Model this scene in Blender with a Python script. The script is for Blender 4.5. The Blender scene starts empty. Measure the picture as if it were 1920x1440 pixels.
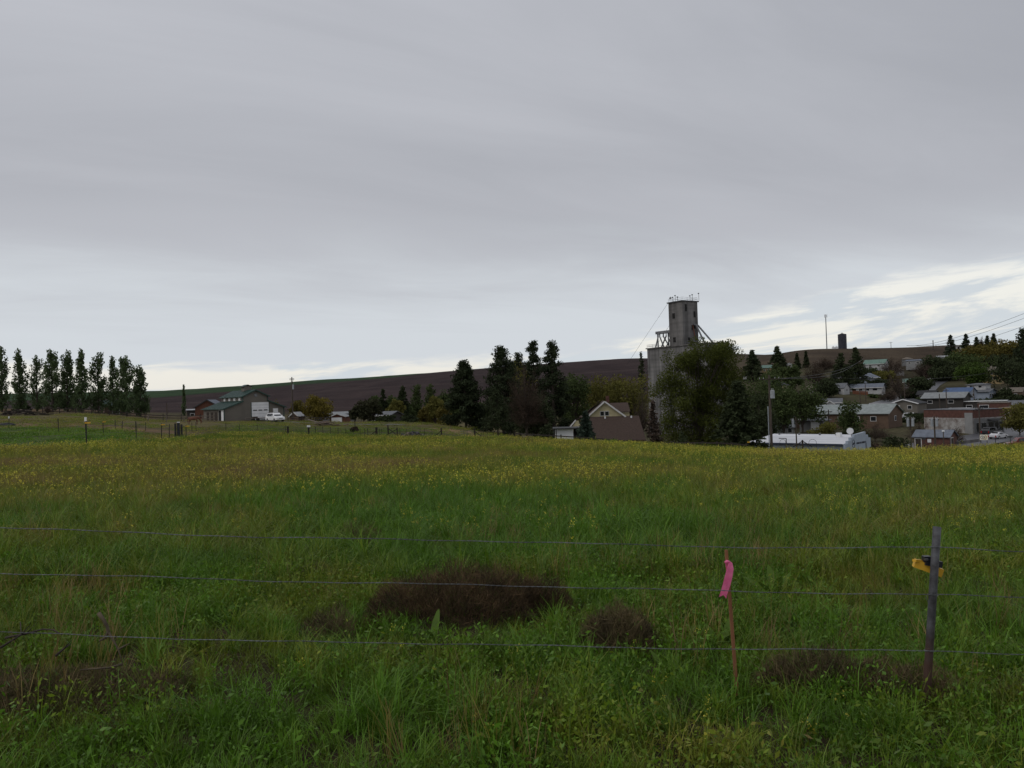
import bpy, bmesh, math, random
import numpy as np
from mathutils import Vector, Matrix, Euler
R = math.radians
scene = bpy.context.scene
COL = scene.collection

# ------------------------------------------------------------------ camera
FPX, EYE = 1480.0, 2.1            # focal length in px of a 1920 px wide frame, eye height over the near ground
PITCH, ROLL = math.atan(25 / FPX), R(1.8)
cam = bpy.data.cameras.new('camera'); camo = bpy.data.objects.new('camera', cam); COL.objects.link(camo)
cam.sensor_fit = 'HORIZONTAL'; cam.sensor_width = 36.0; cam.lens = 36.0 * FPX / 1920
cam.clip_start = 0.1; cam.clip_end = 20000
_f = Vector((0, math.cos(PITCH), math.sin(PITCH))); _r0 = Vector((1, 0, 0)); _u0 = Vector((0, -math.sin(PITCH), math.cos(PITCH)))
CR = _r0 * math.cos(ROLL) - _u0 * math.sin(ROLL); CU = _u0 * math.cos(ROLL) + _r0 * math.sin(ROLL); CF = _f
camo.matrix_world = Matrix(((CR.x, CU.x, -CF.x, 0), (CR.y, CU.y, -CF.y, 0), (CR.z, CU.z, -CF.z, EYE), (0, 0, 0, 1)))
scene.camera = camo
scene.cycles.max_bounces = 4; scene.cycles.diffuse_bounces = 2; scene.cycles.glossy_bounces = 2; scene.cycles.transmission_bounces = 3; scene.cycles.caustics_reflective = False; scene.cycles.caustics_refractive = False

# ------------------------------------------------------------------ exposure
vs = scene.view_settings
vs.view_transform = 'Standard'; vs.look = 'None'; vs.exposure = 0.0; vs.gamma = 1.0
scene.display_settings.display_device = 'sRGB'

# ------------------------------------------------------------------ sun and sky
SUN_AZ, SUN_EL = R(-105), R(48)      # azimuth from +Y towards +X: to the left, slightly behind the camera
sd = bpy.data.lights.new('sun', 'SUN'); sd.energy = 1.0; sd.angle = R(40); sd.color = (1.0, 0.96, 0.9)
so = bpy.data.objects.new('sun', sd); COL.objects.link(so)
sv = Vector((math.sin(SUN_AZ) * math.cos(SUN_EL), math.cos(SUN_AZ) * math.cos(SUN_EL), math.sin(SUN_EL)))
so.rotation_euler = sv.to_track_quat('Z', 'Y').to_euler(); so.location = (0, 0, 60)

world = bpy.data.worlds.new('World'); scene.world = world; world.use_nodes = True
nt = world.node_tree; nt.nodes.clear(); L = nt.links
def wn(t, **k):
    n = nt.nodes.new(t)
    for a, b in k.items(): setattr(n, a, b)
    return n
def wmath(op, a, b=None, c=None, clamp=False):
    n = wn('ShaderNodeMath', operation=op); n.use_clamp = clamp
    for i, q in enumerate((a, b, c)):
        if q is None: continue
        if isinstance(q, (int, float)): n.inputs[i].default_value = q
        else: L.new(q, n.inputs[i])
    return n.outputs[0]
def wstep(v, a, b):                     # smooth 0..1 between a and b
    n = wn('ShaderNodeMapRange', interpolation_type='SMOOTHSTEP'); L.new(v, n.inputs[0])
    for i, q in ((1, a), (2, b)):
        if isinstance(q, (int, float)): n.inputs[i].default_value = q
        else: L.new(q, n.inputs[i])
    return n.outputs[0]
def wmix(fac, a, b):
    n = wn('ShaderNodeMix', data_type='RGBA')
    if isinstance(fac, (int, float)): n.inputs[0].default_value = fac
    else: L.new(fac, n.inputs[0])
    for i, q in ((6, a), (7, b)):
        if isinstance(q, tuple): n.inputs[i].default_value = (*q, 1)
        else: L.new(q, n.inputs[i])
    return n.outputs[2]
def wnoise(vec, scale, detail, rough=0.5, dist=0.0):
    n = wn('ShaderNodeTexNoise'); L.new(vec, n.inputs['Vector'])
    n.inputs['Scale'].default_value = scale; n.inputs['Detail'].default_value = detail
    n.inputs['Roughness'].default_value = rough; n.inputs['Distortion'].default_value = dist
    return n.outputs[0]
def wvec(x, y, z):
    n = wn('ShaderNodeCombineXYZ')
    for i, q in enumerate((x, y, z)):
        if isinstance(q, (int, float)): n.inputs[i].default_value = q
        else: L.new(q, n.inputs[i])
    return n.outputs[0]
tc = wn('ShaderNodeTexCoord'); sep = wn('ShaderNodeSeparateXYZ'); L.new(tc.outputs['Generated'], sep.inputs[0])
dx, dy, dz = sep.outputs
# a flat cloud deck seen in perspective, streaked along one wind direction
inv = wmath('ADD', wmath('MAXIMUM', dz, 0.0), 0.10)
cx, cy = wmath('DIVIDE', dx, inv), wmath('DIVIDE', dy, inv)
ca, sa = math.cos(R(28)), math.sin(R(28))
ax = wmath('ADD', wmath('MULTIPLY', cx, ca), wmath('MULTIPLY', cy, sa))
ay = wmath('SUBTRACT', wmath('MULTIPLY', cy, ca), wmath('MULTIPLY', cx, sa))
deckv = wvec(wmath('MULTIPLY', ax, 0.38), wmath('MULTIPLY', ay, 0.95), 0.0)
n1 = wnoise(deckv, 0.42, 3.0, 0.42, 0.4)
n2 = wnoise(deckv, 1.5, 7.0, 0.58, 0.6)
deckn = wmath('ADD', wmath('MULTIPLY', n1, 0.80), wmath('MULTIPLY', n2, 0.20))
K = 10.0                                  # the background strength is 0.1
deck = wmix(wstep(deckn, 0.38, 0.62), (0.385 * K, 0.400 * K, 0.442 * K), (0.565 * K, 0.580 * K, 0.628 * K))
band = wmath('MULTIPLY', wstep(dz, 0.52, 0.24), wstep(n1, 0.30, 0.60))          # heavier cloud base towards its far edge
deck = wmix(wmath('MULTIPLY', band, 0.42), deck, (0.365 * K, 0.377 * K, 0.412 * K))
zl = wmath('ADD', dz, wmath('MULTIPLY', wmath('SUBTRACT', n2, 0.5), 0.16))
low = wmath('MULTIPLY', wstep(zl, 0.235, 0.075), 0.92)
deck = wmix(low, deck, (0.66 * K, 0.70 * K, 0.74 * K))
# the deck's far edge: a brighter, thinner sky low down, higher up to the right
edge = wmath('ADD', wmath('MULTIPLY', wstep(dx, 0.0, 0.56), 0.082), 0.050)
lowv = wvec(wmath('MULTIPLY', dx, 1.0), wmath('MULTIPLY', dy, 1.0), wmath('MULTIPLY', dz, 8.0))
tilt = wvec(dx, dy, wmath('MULTIPLY', wmath('SUBTRACT', dz, wmath('MULTIPLY', dx, 0.10)), 7.0))
n3 = wnoise(tilt, 4.6, 8.0, 0.58, 0.3)
n4 = wnoise(lowv, 9.0, 8.0, 0.58, 0.4)
zz = wmath('ADD', dz, wmath('MULTIPLY', wmath('SUBTRACT', n4, 0.5), 0.050))
gap = wstep(zz, wmath('ADD', edge, 0.008), wmath('SUBTRACT', edge, 0.012))
bright = wstep(wmath('ADD', n3, wmath('ADD', wmath('MULTIPLY', wstep(dx, 0.12, -0.10), 0.115), wmath('MULTIPLY', wstep(dx, 0.10, 0.50), 0.048))), 0.49, 0.60)
sky = wn('ShaderNodeTexSky', sky_type='NISHITA'); sky.sun_disc = False
sky.sun_elevation = SUN_EL; sky.sun_rotation = SUN_AZ; sky.air_density = 1.0; sky.dust_density = 3.0
gapc = wmix(0.75, sky.outputs[0], (1.06 * K, 1.03 * K, 0.95 * K))
gapc = wmix(bright, (0.63 * K, 0.68 * K, 0.72 * K), gapc)
col = wmix(gap, deck, gapc)
world.cycles.sampling_method = 'MANUAL'; world.cycles.sample_map_resolution = 256
bg = wn('ShaderNodeBackground'); bg.inputs[1].default_value = 0.1; L.new(col, bg.inputs[0])
wo = wn('ShaderNodeOutputWorld'); L.new(bg.outputs[0], wo.inputs[0])

# ------------------------------------------------------------------ helpers
def hy(px): return 745 - math.tan(ROLL) * (px - 960)
def P(px, py, d):
    """the point seen at photo pixel (px,py), d metres ahead of the camera"""
    v = CR * ((px - 960) / FPX) + CU * (-(py - 720) / FPX) + CF
    v = v * (d / v.y)
    return Vector((v.x, v.y, v.z + EYE))
def view_rot(px): return math.atan((960 - px) / FPX)

def sig(x): return 1 / (1 + np.exp(-x))
_rs = np.random.RandomState(5); _lat = _rs.rand(256, 256)
def vnoise(x, y, oct=1):
    x = np.asarray(x, float); y = np.asarray(y, float); out = 0; amp = 1; tot = 0
    for _ in range(oct):
        xi = np.floor(x).astype(int); yi = np.floor(y).astype(int); fx = x - xi; fy = y - yi
        fx = fx * fx * (3 - 2 * fx); fy = fy * fy * (3 - 2 * fy)
        g = lambda a, b: _lat[a & 255, b & 255]
        out = out + amp * ((g(xi, yi) * (1 - fx) + g(xi + 1, yi) * fx) * (1 - fy) + (g(xi, yi + 1) * (1 - fx) + g(xi + 1, yi + 1) * fx) * fy)
        tot += amp; amp *= .5; x = x * 2.03 + 17.1; y = y * 2.03 + 9.7
    return out / tot

MATS = {}
def mat(name, c1, c2=None, scale=2.0, rough=0.85, metal=0.0, spec=0.3, bump=0.0, stretch=(1, 1, 1), detail=4, transl=0.0, coord='Object', lo=0.35, hi=0.65):
    if name in MATS: return MATS[name]
    m = bpy.data.materials.new(name); m.use_nodes = True; t = m.node_tree; b = t.nodes['Principled BSDF']
    b.inputs['Roughness'].default_value = rough; b.inputs['Metallic'].default_value = metal
    b.inputs['Specular IOR Level'].default_value = spec
    c2 = c2 or tuple(c * 0.72 for c in c1)
    if coord == 'World':
        g = t.nodes.new('ShaderNodeNewGeometry'); src = g.outputs['Position']
    else:
        g = t.nodes.new('ShaderNodeTexCoord'); src = g.outputs['Object']
    mp = t.nodes.new('ShaderNodeMapping'); mp.inputs['Scale'].default_value = stretch; t.links.new(src, mp.inputs[0])
    n = t.nodes.new('ShaderNodeTexNoise'); n.inputs['Scale'].default_value = scale; n.inputs['Detail'].default_value = detail
    n.inputs['Roughness'].default_value = 0.6
    t.links.new(mp.outputs[0], n.inputs['Vector'])
    r = t.nodes.new('ShaderNodeValToRGB'); r.color_ramp.elements[0].position = lo; r.color_ramp.elements[1].position = hi
    r.color_ramp.elements[0].color = (*c2, 1); r.color_ramp.elements[1].color = (*c1, 1)
    t.links.new(n.outputs[0], r.inputs[0]); t.links.new(r.outputs[0], b.inputs['Base Color'])
    if bump:
        bp = t.nodes.new('ShaderNodeBump'); bp.inputs['Strength'].default_value = bump; bp.inputs['Distance'].default_value = 0.02
        t.links.new(n.outputs[0], bp.inputs['Height']); t.links.new(bp.outputs[0], b.inputs['Normal'])
    if transl:
        tr = t.nodes.new('ShaderNodeBsdfTranslucent'); t.links.new(r.outputs[0], tr.inputs[0])
        mx = t.nodes.new('ShaderNodeMixShader'); mx.inputs[0].default_value = transl
        o = t.nodes['Material Output']; t.links.new(b.outputs[0], mx.inputs[1]); t.links.new(tr.outputs[0], mx.inputs[2]); t.links.new(mx.outputs[0], o.inputs[0])
    MATS[name] = m
    return m

def mesh_np(name, V, F):
    """mesh from arrays; F is (n,3) or (n,4)"""
    V = np.asarray(V, np.float32); F = np.asarray(F, np.int32); k = F.shape[1]
    me = bpy.data.meshes.new(name); me.vertices.add(len(V)); me.vertices.foreach_set('co', V.ravel())
    me.loops.add(F.size); me.loops.foreach_set('vertex_index', F.ravel())
    me.polygons.add(len(F)); me.polygons.foreach_set('loop_start', np.arange(0, F.size, k, dtype=np.int32))
    me.update(calc_edges=True); return me
def smooth(me): me.polygons.foreach_set('use_smooth', np.ones(len(me.polygons), bool)); me.update()

def link(name, me, m=None, parent=None):
    o = bpy.data.objects.new(name, me); COL.objects.link(o)
    if m is not None and me is not None:
        if len(me.materials) == 0: me.materials.append(m)
        elif me.materials[0] != m:
            o.material_slots[0].link = 'OBJECT'; o.material_slots[0].material = m
    if parent is not None: o.parent = parent
    return o
def tag(o, label=None, cat=None, group=None, kind=None):
    if label: o['label'] = label
    if cat: o['category'] = cat
    if group: o['group'] = group
    if kind: o['kind'] = kind
    return o
def thing(name, label, cat, loc=(0, 0, 0), rz=0.0, group=None, kind=None):
    o = bpy.data.objects.new(name, None); COL.objects.link(o); o.empty_display_size = .2
    o.location = loc; o.rotation_euler = (0, 0, rz)
    return tag(o, label, cat, group, kind)

class MB:
    def __init__(s): s.v = []; s.f = []
    def add(s, vs, fs):
        b = len(s.v); s.v += [tuple(q) for q in vs]; s.f += [tuple(b + i for i in q) for q in fs]; return s
    def box(s, c, d, rz=0.0, rx=0.0, ry=0.0):
        hx, hy_, hz = d[0] / 2, d[1] / 2, d[2] / 2
        vs = [(x, y, z) for z in (-hz, hz) for y in (-hy_, hy_) for x in (-hx, hx)]
        if rz or rx or ry:
            M = Euler((rx, ry, rz)).to_matrix(); vs = [M @ Vector(q) for q in vs]
        vs = [(q[0] + c[0], q[1] + c[1], q[2] + c[2]) for q in vs]
        return s.add(vs, [(0, 2, 3, 1), (4, 5, 7, 6), (0, 1, 5, 4), (2, 6, 7, 3), (0, 4, 6, 2), (1, 3, 7, 5)])
    def span(s, x0, x1, y0, y1, z0, z1): return s.box(((x0 + x1) / 2, (y0 + y1) / 2, (z0 + z1) / 2), (x1 - x0, y1 - y0, z1 - z0))
    def tube(s, pts, rad, n=6, cap=True):
        pts = [Vector(p) for p in pts]
        if isinstance(rad, (int, float)): rad = [rad] * len(pts)
        b = len(s.v)
        for i, p in enumerate(pts):
            t = (pts[min(i + 1, len(pts) - 1)] - pts[max(i - 1, 0)]).normalized()
            a = t.orthogonal().normalized() if abs(t.z) < .95 else Vector((1, 0, 0)).cross(t).normalized()
            if abs(t.z) < .95: a = Vector((0, 0, 1)).cross(t).normalized()
            c = t.cross(a)
            for k in range(n):
                w = 2 * math.pi * k / n; s.v.append(tuple(p + (a * math.cos(w) + c * math.sin(w)) * rad[i]))
        for i in range(len(pts) - 1):
            for k in range(n):
                s.f.append((b + i * n + k, b + i * n + (k + 1) % n, b + (i + 1) * n + (k + 1) % n, b + (i + 1) * n + k))
        if cap:
            s.f.append(tuple(b + k for k in reversed(range(n)))); e = b + (len(pts) - 1) * n; s.f.append(tuple(e + k for k in range(n)))
        return s
    def beam(s, p0, p1, w, h):
        p0, p1 = Vector(p0), Vector(p1); t = (p1 - p0).normalized()
        a = Vector((0, 0, 1)).cross(t); a = a.normalized() if a.length > 1e-3 else Vector((1, 0, 0)); c = t.cross(a)
        vs = [p + a * (i * w / 2) + c * (j * h / 2) for p in (p0, p1) for j in (-1, 1) for i in (-1, 1)]
        return s.add(vs, [(0, 2, 3, 1), (4, 5, 7, 6), (0, 1, 5, 4), (2, 6, 7, 3), (0, 4, 6, 2), (1, 3, 7, 5)])
    def prism(s, poly, a0, a1, axis='y'):
        """poly: list of (u,z); extruded along axis from a0 to a1"""
        n = len(poly); f = (lambda u, z, a: (u, a, z)) if axis == 'y' else (lambda u, z, a: (a, u, z))
        vs = [f(u, z, a0) for u, z in poly] + [f(u, z, a1) for u, z in poly]
        return s.add(vs, [tuple(range(n)), tuple(range(2 * n - 1, n - 1, -1))] + [(i, i + n, (i + 1) % n + n, (i + 1) % n) for i in range(n)])
    def slab(s, q, t):
        """thick sheet: q = 3 or 4 corner points, t thickness downwards"""
        n = len(q); q = [Vector(p) for p in q]
        vs = q + [p - Vector((0, 0, t)) for p in q]
        return s.add(vs, [tuple(range(n)), tuple(range(2 * n - 1, n - 1, -1))] + [(i, i + n, (i + 1) % n + n, (i + 1) % n) for i in range(n)])
    def disc(s, c, r, n, th, axis='y'):
        c = Vector(c); b = []
        for k in range(n):
            w = 2 * math.pi * k / n
            b.append((math.cos(w) * r, math.sin(w) * r))
        if axis == 'y': vs = [(c.x + u, c.y - th / 2, c.z + z) for u, z in b] + [(c.x + u, c.y + th / 2, c.z + z) for u, z in b]
        elif axis == 'x': vs = [(c.x - th / 2, c.y + u, c.z + z) for u, z in b] + [(c.x + th / 2, c.y + u, c.z + z) for u, z in b]
        else: vs = [(c.x + u, c.y + z, c.z - th / 2) for u, z in b] + [(c.x + u, c.y + z, c.z + th / 2) for u, z in b]
        return s.add(vs, [tuple(range(n)), tuple(range(2 * n - 1, n - 1, -1))] + [(i, i + n, (i + 1) % n + n, (i + 1) % n) for i in range(n)])
    def mesh(s, name, sm=False):
        me = bpy.data.meshes.new(name); me.from_pydata(s.v, [], s.f)
        bm = bmesh.new(); bm.from_mesh(me); bmesh.ops.recalc_face_normals(bm, faces=bm.faces); bm.to_mesh(me); bm.free()
        if sm: smooth(me)
        return me
    def build(s, name, m, parent=None, sm=False): return link(name, s.mesh(name, sm), m, parent)
# ------------------------------------------------------------------ terrain: one sheet, heights from surveyed profiles
DN = [0.1, 20, 45, 60, 75, 90, 105, 120, 135, 165, 200, 240, 270, 330, 400, 480, 600, 800, 1000, 1300, 1700, 2500]
PROF = {
 -700: [.3, .3, .3, .5, .7, .9, 1.1, 1.4, 1.7, 2.2, 2.8, 3.7, 3.7, 3.2, 3, 4, 7, 14, 23, 34, 30, 20],
 0:    [.1, .1, .2, .4, .6, .8, 1.0, 1.2, 1.5, 2.0, 2.6, 3.5, 3.5, 3.0, 3, 4, 7, 14, 23, 34.6, 30, 20],
 160:  [.1, .05, .2, .3, .4, .5, .6, .8, 1.0, 1.4, 1.8, 2.4, 2.0, 1.5, 1, 2, 6, 13, 22, 32.8, 28, 20],
 300:  [0, 0, -.1, -.35, -.5, -.6, -.65, -.7, -.7, -.6, -.4, 0, -.5, -1.5, -2, -1, 4, 12, 21, 31.1, 27, 20],
 480:  [0, 0, -.4, -.7, -1, -1.25, -1.5, -1.4, -1.2, -1.0, -1.3, -2.5, -3.5, -5, -5, -3, 3, 14, 25, 36.4, 30, 20],
 600:  [0, 0, -.5, -.9, -1.3, -1.7, -2, -2, -1.9, -1.9, -2.5, -4, -5, -6.5, -6, -4, 3.5, 16, 28, 41.6, 34, 20],
 700:  [0, -.05, -.6, -1.1, -1.6, -2.1, -2.5, -2.5, -2.4, -2.2, -3, -4.5, -5.5, -7, -7, -5, 4, 18, 30, 43.4, 35, 20],
 800:  [0, -.05, -.6, -1.1, -1.65, -2.2, -2.65, -2.75, -2.7, -2.6, -3.5, -5.5, -7, -8.5, -8, -5, 4, 19, 32, 46.9, 38, 20],
 960:  [0, -.1, -.7, -1.25, -1.85, -2.4, -3.2, -4, -5, -6, -7.5, -9, -10, -10.5, -9, -5, 6, 22, 36, 53.9, 42, 20],
 1080: [0, -.1, -.75, -1.4, -2.1, -2.9, -4.3, -5.8, -7, -8, -9, -10.5, -11.5, -11.5, -9, -4, 8, 25, 40, 58, 44, 20],
 1200: [0, -.1, -.8, -1.6, -2.4, -3.9, -5.6, -7, -8.2, -9.5, -11, -12.3, -13, -12.5, -9, -3, 9, 27, 44, 61, 46, 20],
 1350: [0, -0.15, -1, -1.9, -3.1, -5, -6.8, -8.2, -9.2, -10.2, -11.2, -12, -10.5, -6, 2, 9, 22, 41, 50, 48, 40, 20],
 1500: [0, -0.2, -1.2, -2.3, -4.2, -6.4, -8, -9.2, -9.6, -9.2, -8, -5, -3.5, 1.5, 8, 17, 32, 34, 33, 30, 25, 15],
 1600: [0, -0.2, -1.3, -2.6, -4.8, -7, -8.5, -9.5, -9.6, -9, -8.2, -6.2, -4.3, -0.8, 6, 16, 31.7, 34, 33, 30, 25, 15],
 1700: [0, -0.2, -1.3, -2.7, -5, -7.2, -8.7, -9.6, -9.6, -9, -8, -5.6, -4.8, -2.8, 3, 13, 31.3, 34, 33, 30, 25, 15],
 1800: [0, -0.2, -1.2, -2.6, -5, -7.3, -8.8, -9.7, -9.4, -9.2, -8.2, -6.8, -5.8, -2, 5.5, 15, 31.6, 34, 33, 30, 25, 15],
 1920: [0, -0.2, -1.2, -2.6, -5, -7.3, -8.8, -9.7, -9.3, -9.2, -8.7, -8, -6.5, -2.5, 4, 14, 31.5, 34, 33, 30, 25, 15],
 2700: [0, -0.2, -1.2, -2.6, -5, -7.3, -8.8, -9.7, -9.3, -9.2, -8.7, -8, -6.5, -2.5, 4, 14, 31, 34, 33, 30, 25, 15],
}
_pk = sorted(PROF); _sk = np.array([(p - 960) / FPX for p in _pk]); _Z = np.array([PROF[p] for p in _pk])
NS, ND = 360, 420; S0, S1 = -1.12, 1.18; LD0, LD1 = math.log(0.1 + 6), math.log(2500 + 6)
_sg = np.linspace(S0, S1, NS); _lg = np.linspace(LD0, LD1, ND); _dg = np.exp(_lg) - 6
_ld = np.log(np.array(DN) + 6)
_A = np.array([np.interp(_lg, _ld, _Z[i]) for i in range(len(_pk))])
_T = np.array([np.interp(_sg, _sk, _A[:, j]) for j in range(ND)]).T          # (NS, ND)
# the growing crop stands on the field: take its height off the surveyed tops
_T -= (0.30 * (1 + 1.3 * np.clip((_sg + .05) / .3, 0, 1))[:, None] * np.clip((_dg - 12) / 35, 0, 1)[None, :] * (1 - np.clip((_dg - 105) / 25, 0, 1))[None, :])
def _blur(a, ax, n):
    for _ in range(n):
        p = np.concatenate([np.take(a, [0], ax), a, np.take(a, [-1], ax)], ax); m = a.shape[ax]
        a = .25 * np.take(p, range(0, m), ax) + .5 * np.take(p, range(1, m + 1), ax) + .25 * np.take(p, range(2, m + 2), ax)
    return a
_T = _blur(_blur(_T, 0, 12), 1, 4)
def Gn(x, y):
    x = np.asarray(x, float); y = np.asarray(y, float)
    s = x / np.maximum(y, 12.0); l = np.log(np.clip(y, 0.1, 2490) + 6)
    u = np.clip((s - S0) / (S1 - S0) * (NS - 1), 0, NS - 1.001); v = np.clip((l - LD0) / (LD1 - LD0) * (ND - 1), 0, ND - 1.001)
    i = u.astype(int); j = v.astype(int); a = u - i; b = v - j
    z = (_T[i, j] * (1 - a) + _T[i + 1, j] * a) * (1 - b) + (_T[i, j + 1] * (1 - a) + _T[i + 1, j + 1] * a) * b
    z = z + (vnoise(x * .9, y * .9, 2) - .5) * 0.10 * np.exp(-np.maximum(y, 0) / 60)
    return z + (vnoise(x * .03, y * .03, 2) - .5) * np.clip((y - 120) / 200, 0, 1) * 1.0
def G(x, y): return float(Gn(x, y))
DIAG = []
def base(px, py, d):
    p = P(px, py, d); DIAG.append((px, py, d, p.z - G(p.x, p.y))); return Vector((p.x, p.y, G(p.x, p.y)))

def project(x, y, z):
    vx, vy, vz = x, y, z - EYE
    c = vx * CF.x + vy * CF.y + vz * CF.z
    return 960 + FPX * (vx * CR.x + vy * CR.y + vz * CR.z) / c, 720 - FPX * (vx * CU.x + vy * CU.y + vz * CU.z) / c

rows = np.concatenate([np.linspace(-60, -2, 12), np.linspace(0, 16, 60), np.exp(np.linspace(math.log(16.4), math.log(2400), 460))])
sc_ = np.linspace(-1.1, 1.15, 380)
YY, SS = np.meshgrid(rows, sc_, indexing='ij'); XX = SS * np.maximum(YY, 12.0); ZZ = Gn(XX, YY)
idx = np.arange(len(rows) * len(sc_)).reshape(len(rows), len(sc_))
FF = np.stack([idx[:-1, :-1], idx[:-1, 1:], idx[1:, 1:], idx[1:, :-1]], -1).reshape(-1, 4)
tme = mesh_np('ground', np.stack([XX, YY, ZZ], -1).reshape(-1, 3), FF); smooth(tme)
# land cover as per-vertex colours (what grows or lies there), detail added in the shader
X, Y, Z_ = XX.ravel(), YY.ravel(), ZZ.ravel()
PX = 960 + FPX * X / np.maximum(Y, 1.0)
pxx, pyy = project(X, np.maximum(Y, 1.0), Z_)
def sm(v, a, b): t = np.clip((v - a) / (b - a), 0, 1); return t * t * (3 - 2 * t)
soil = np.array([.050, .042, .026]); lawn = np.array([.060, .088, .026]); plough = np.array([.036, .026, .027]); wheat = np.array([.026, .052, .024])
town = np.array([.050, .048, .030]); tan = np.array([.20, .14, .085]); past = np.array([.058, .046, .034])
C = np.tile(soil, (len(X), 1))
def lay(w, c): 
    global C
    C = C * (1 - w[:, None]) + np.asarray(c) * w[:, None]
FE_PX = [-700, 0, 160, 300, 400, 480, 700, 850, 960, 1200, 1500, 1700, 2700]; FE_D = [44, 44, 47, 62, 90, 108, 104, 95, 88, 78, 68, 64, 64]
fe = np.interp(PX, FE_PX, FE_D)
nz = vnoise(X * .05, Y * .05, 3)
lay(sm(Y, fe - 2, fe + 6), np.array([.088, .078, .040]))
lay(sm(Y, fe - 2, fe + 4) * sm(PX, 290, 225) * sm(Y, 92, 86), lawn)
lay(sm(Y, fe, fe + 6) * sm(PX, 380, 460) * sm(Y, 150, 130) * .6, lawn)
lay(sm(Y, 100, 125) * sm(PX, 900, 1150) * (0.8 + 0.2 * nz), town)
lay(sm(Y, 92, 100) * sm(Y, 112, 105) * sm(PX, 390, 330) * .8, tan * .8)
lay(sm(nz, .45, .6) * sm(Y, 108, 120) * sm(Y, 165, 150) * sm(PX, 640, 690) * sm(PX, 960, 900), tan)
lay(sm(Y, 250, 330) * sm(PX, 900, 700) * .5 + 0, town)
lay(sm(Y, 175, 215) * sm(PX, 330, 280) * sm(nz, .35, .55), tan * .45)
hill = sm(Y + (nz - .5) * 60, 440, 520) * sm(PX, 1420, 1300); lay(hill, plough)
lay(sm(Y, 400, 440) * sm(Y, 540, 480) * sm(PX, 640, 720) * sm(PX, 1000, 930) * sm(nz, .45, .6) * .8, past * 1.2)
lay(sm(Y, 440, 500) * sm(PX, 1330, 1450), past)
strip = np.interp(PX, [-700, 0, 300, 460, 540, 620, 720, 860], [14, 14, 12, 8.5, 6.5, 6, 4, -2]) - (pyy - np.interp(PX, [-700, 0, 300, 460, 540, 620, 742, 860, 960], [742, 738, 733, 723, 716, 711, 704, 695, 686]))
strip = np.where((Y > 560) & (PX < 1000), strip, -50)
at = tme.attributes.new('cover', 'FLOAT_COLOR', 'POINT'); at.data.foreach_set('color', np.concatenate([C, np.ones((len(X), 1))], 1).astype(np.float32).ravel())
at = tme.attributes.new('wheat', 'FLOAT', 'POINT'); at.data.foreach_set('value', np.clip(strip, -50, 50).astype(np.float32))
gm = bpy.data.materials.new('land_cover'); gm.use_nodes = True; t = gm.node_tree; b = t.nodes['Principled BSDF']
b.inputs['Roughness'].default_value = 1.0; b.inputs['Specular IOR Level'].default_value = 0.05
a1 = t.nodes.new('ShaderNodeAttribute'); a1.attribute_name = 'cover'
a2 = t.nodes.new('ShaderNodeAttribute'); a2.attribute_name = 'wheat'
ge = t.nodes.new('ShaderNodeNewGeometry')
def gnoise(scale, detail, st=(1, 1, 1)):
    mp = t.nodes.new('ShaderNodeMapping'); mp.inputs['Scale'].default_value = st; t.links.new(ge.outputs['Position'], mp.inputs[0])
    n = t.nodes.new('ShaderNodeTexNoise'); n.inputs['Scale'].default_value = scale; n.inputs['Detail'].default_value = detail; t.links.new(mp.outputs[0], n.inputs[0]); return n.outputs[0]
def gmix(f, a, b_, bt='MIX'):
    n = t.nodes.new('ShaderNodeMix'); n.data_type = 'RGBA'; n.blend_type = bt
    if isinstance(f, float): n.inputs[0].default_value = f
    else: t.links.new(f, n.inputs[0])
    for i, q in ((6, a), (7, b_)):
        if isinstance(q, tuple): n.inputs[i].default_value = (*q, 1)
        else: t.links.new(q, n.inputs[i])
    return n.outputs[2]
def gstep(v, a, b_):
    n = t.nodes.new('ShaderNodeMapRange'); t.links.new(v, n.inputs[0]); n.inputs[1].default_value = a; n.inputs[2].default_value = b_; return n.outputs[0]
gc = gmix(gstep(a2.outputs['Fac'], -.4, .4), a1.outputs['Color'], tuple(wheat))
f1 = gstep(gnoise(.9, 8), .3, .7); f2 = gstep(gnoise(.035, 6, (1, .35, 1)), .35, .65)
gc = gmix(1.0, gc, gmix(f1, (.62, .60, .58), (1.35, 1.32, 1.3)), 'MULTIPLY')
fr_ = gstep(gnoise(.05, 5, (.12, 1, 1)), .42, .58)
gc = gmix(1.0, gc, gmix(fr_, (.88, .87, .88), (1.1, 1.1, 1.08)), 'MULTIPLY')
gc = gmix(1.0, gc, gmix(f2, (.78, .75, .75), (1.22, 1.2, 1.15)), 'MULTIPLY')
t.links.new(gc, b.inputs['Base Color'])
bp = t.nodes.new('ShaderNodeBump'); bp.inputs['Strength'].default_value = .6; bp.inputs['Distance'].default_value = .08
t.links.new(gnoise(6, 6), bp.inputs['Height']); t.links.new(bp.outputs[0], b.inputs['Normal'])
tag(link('ground', tme, gm), 'field, valley and ploughed hillside running to the skyline', 'ground', kind='structure')

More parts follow.
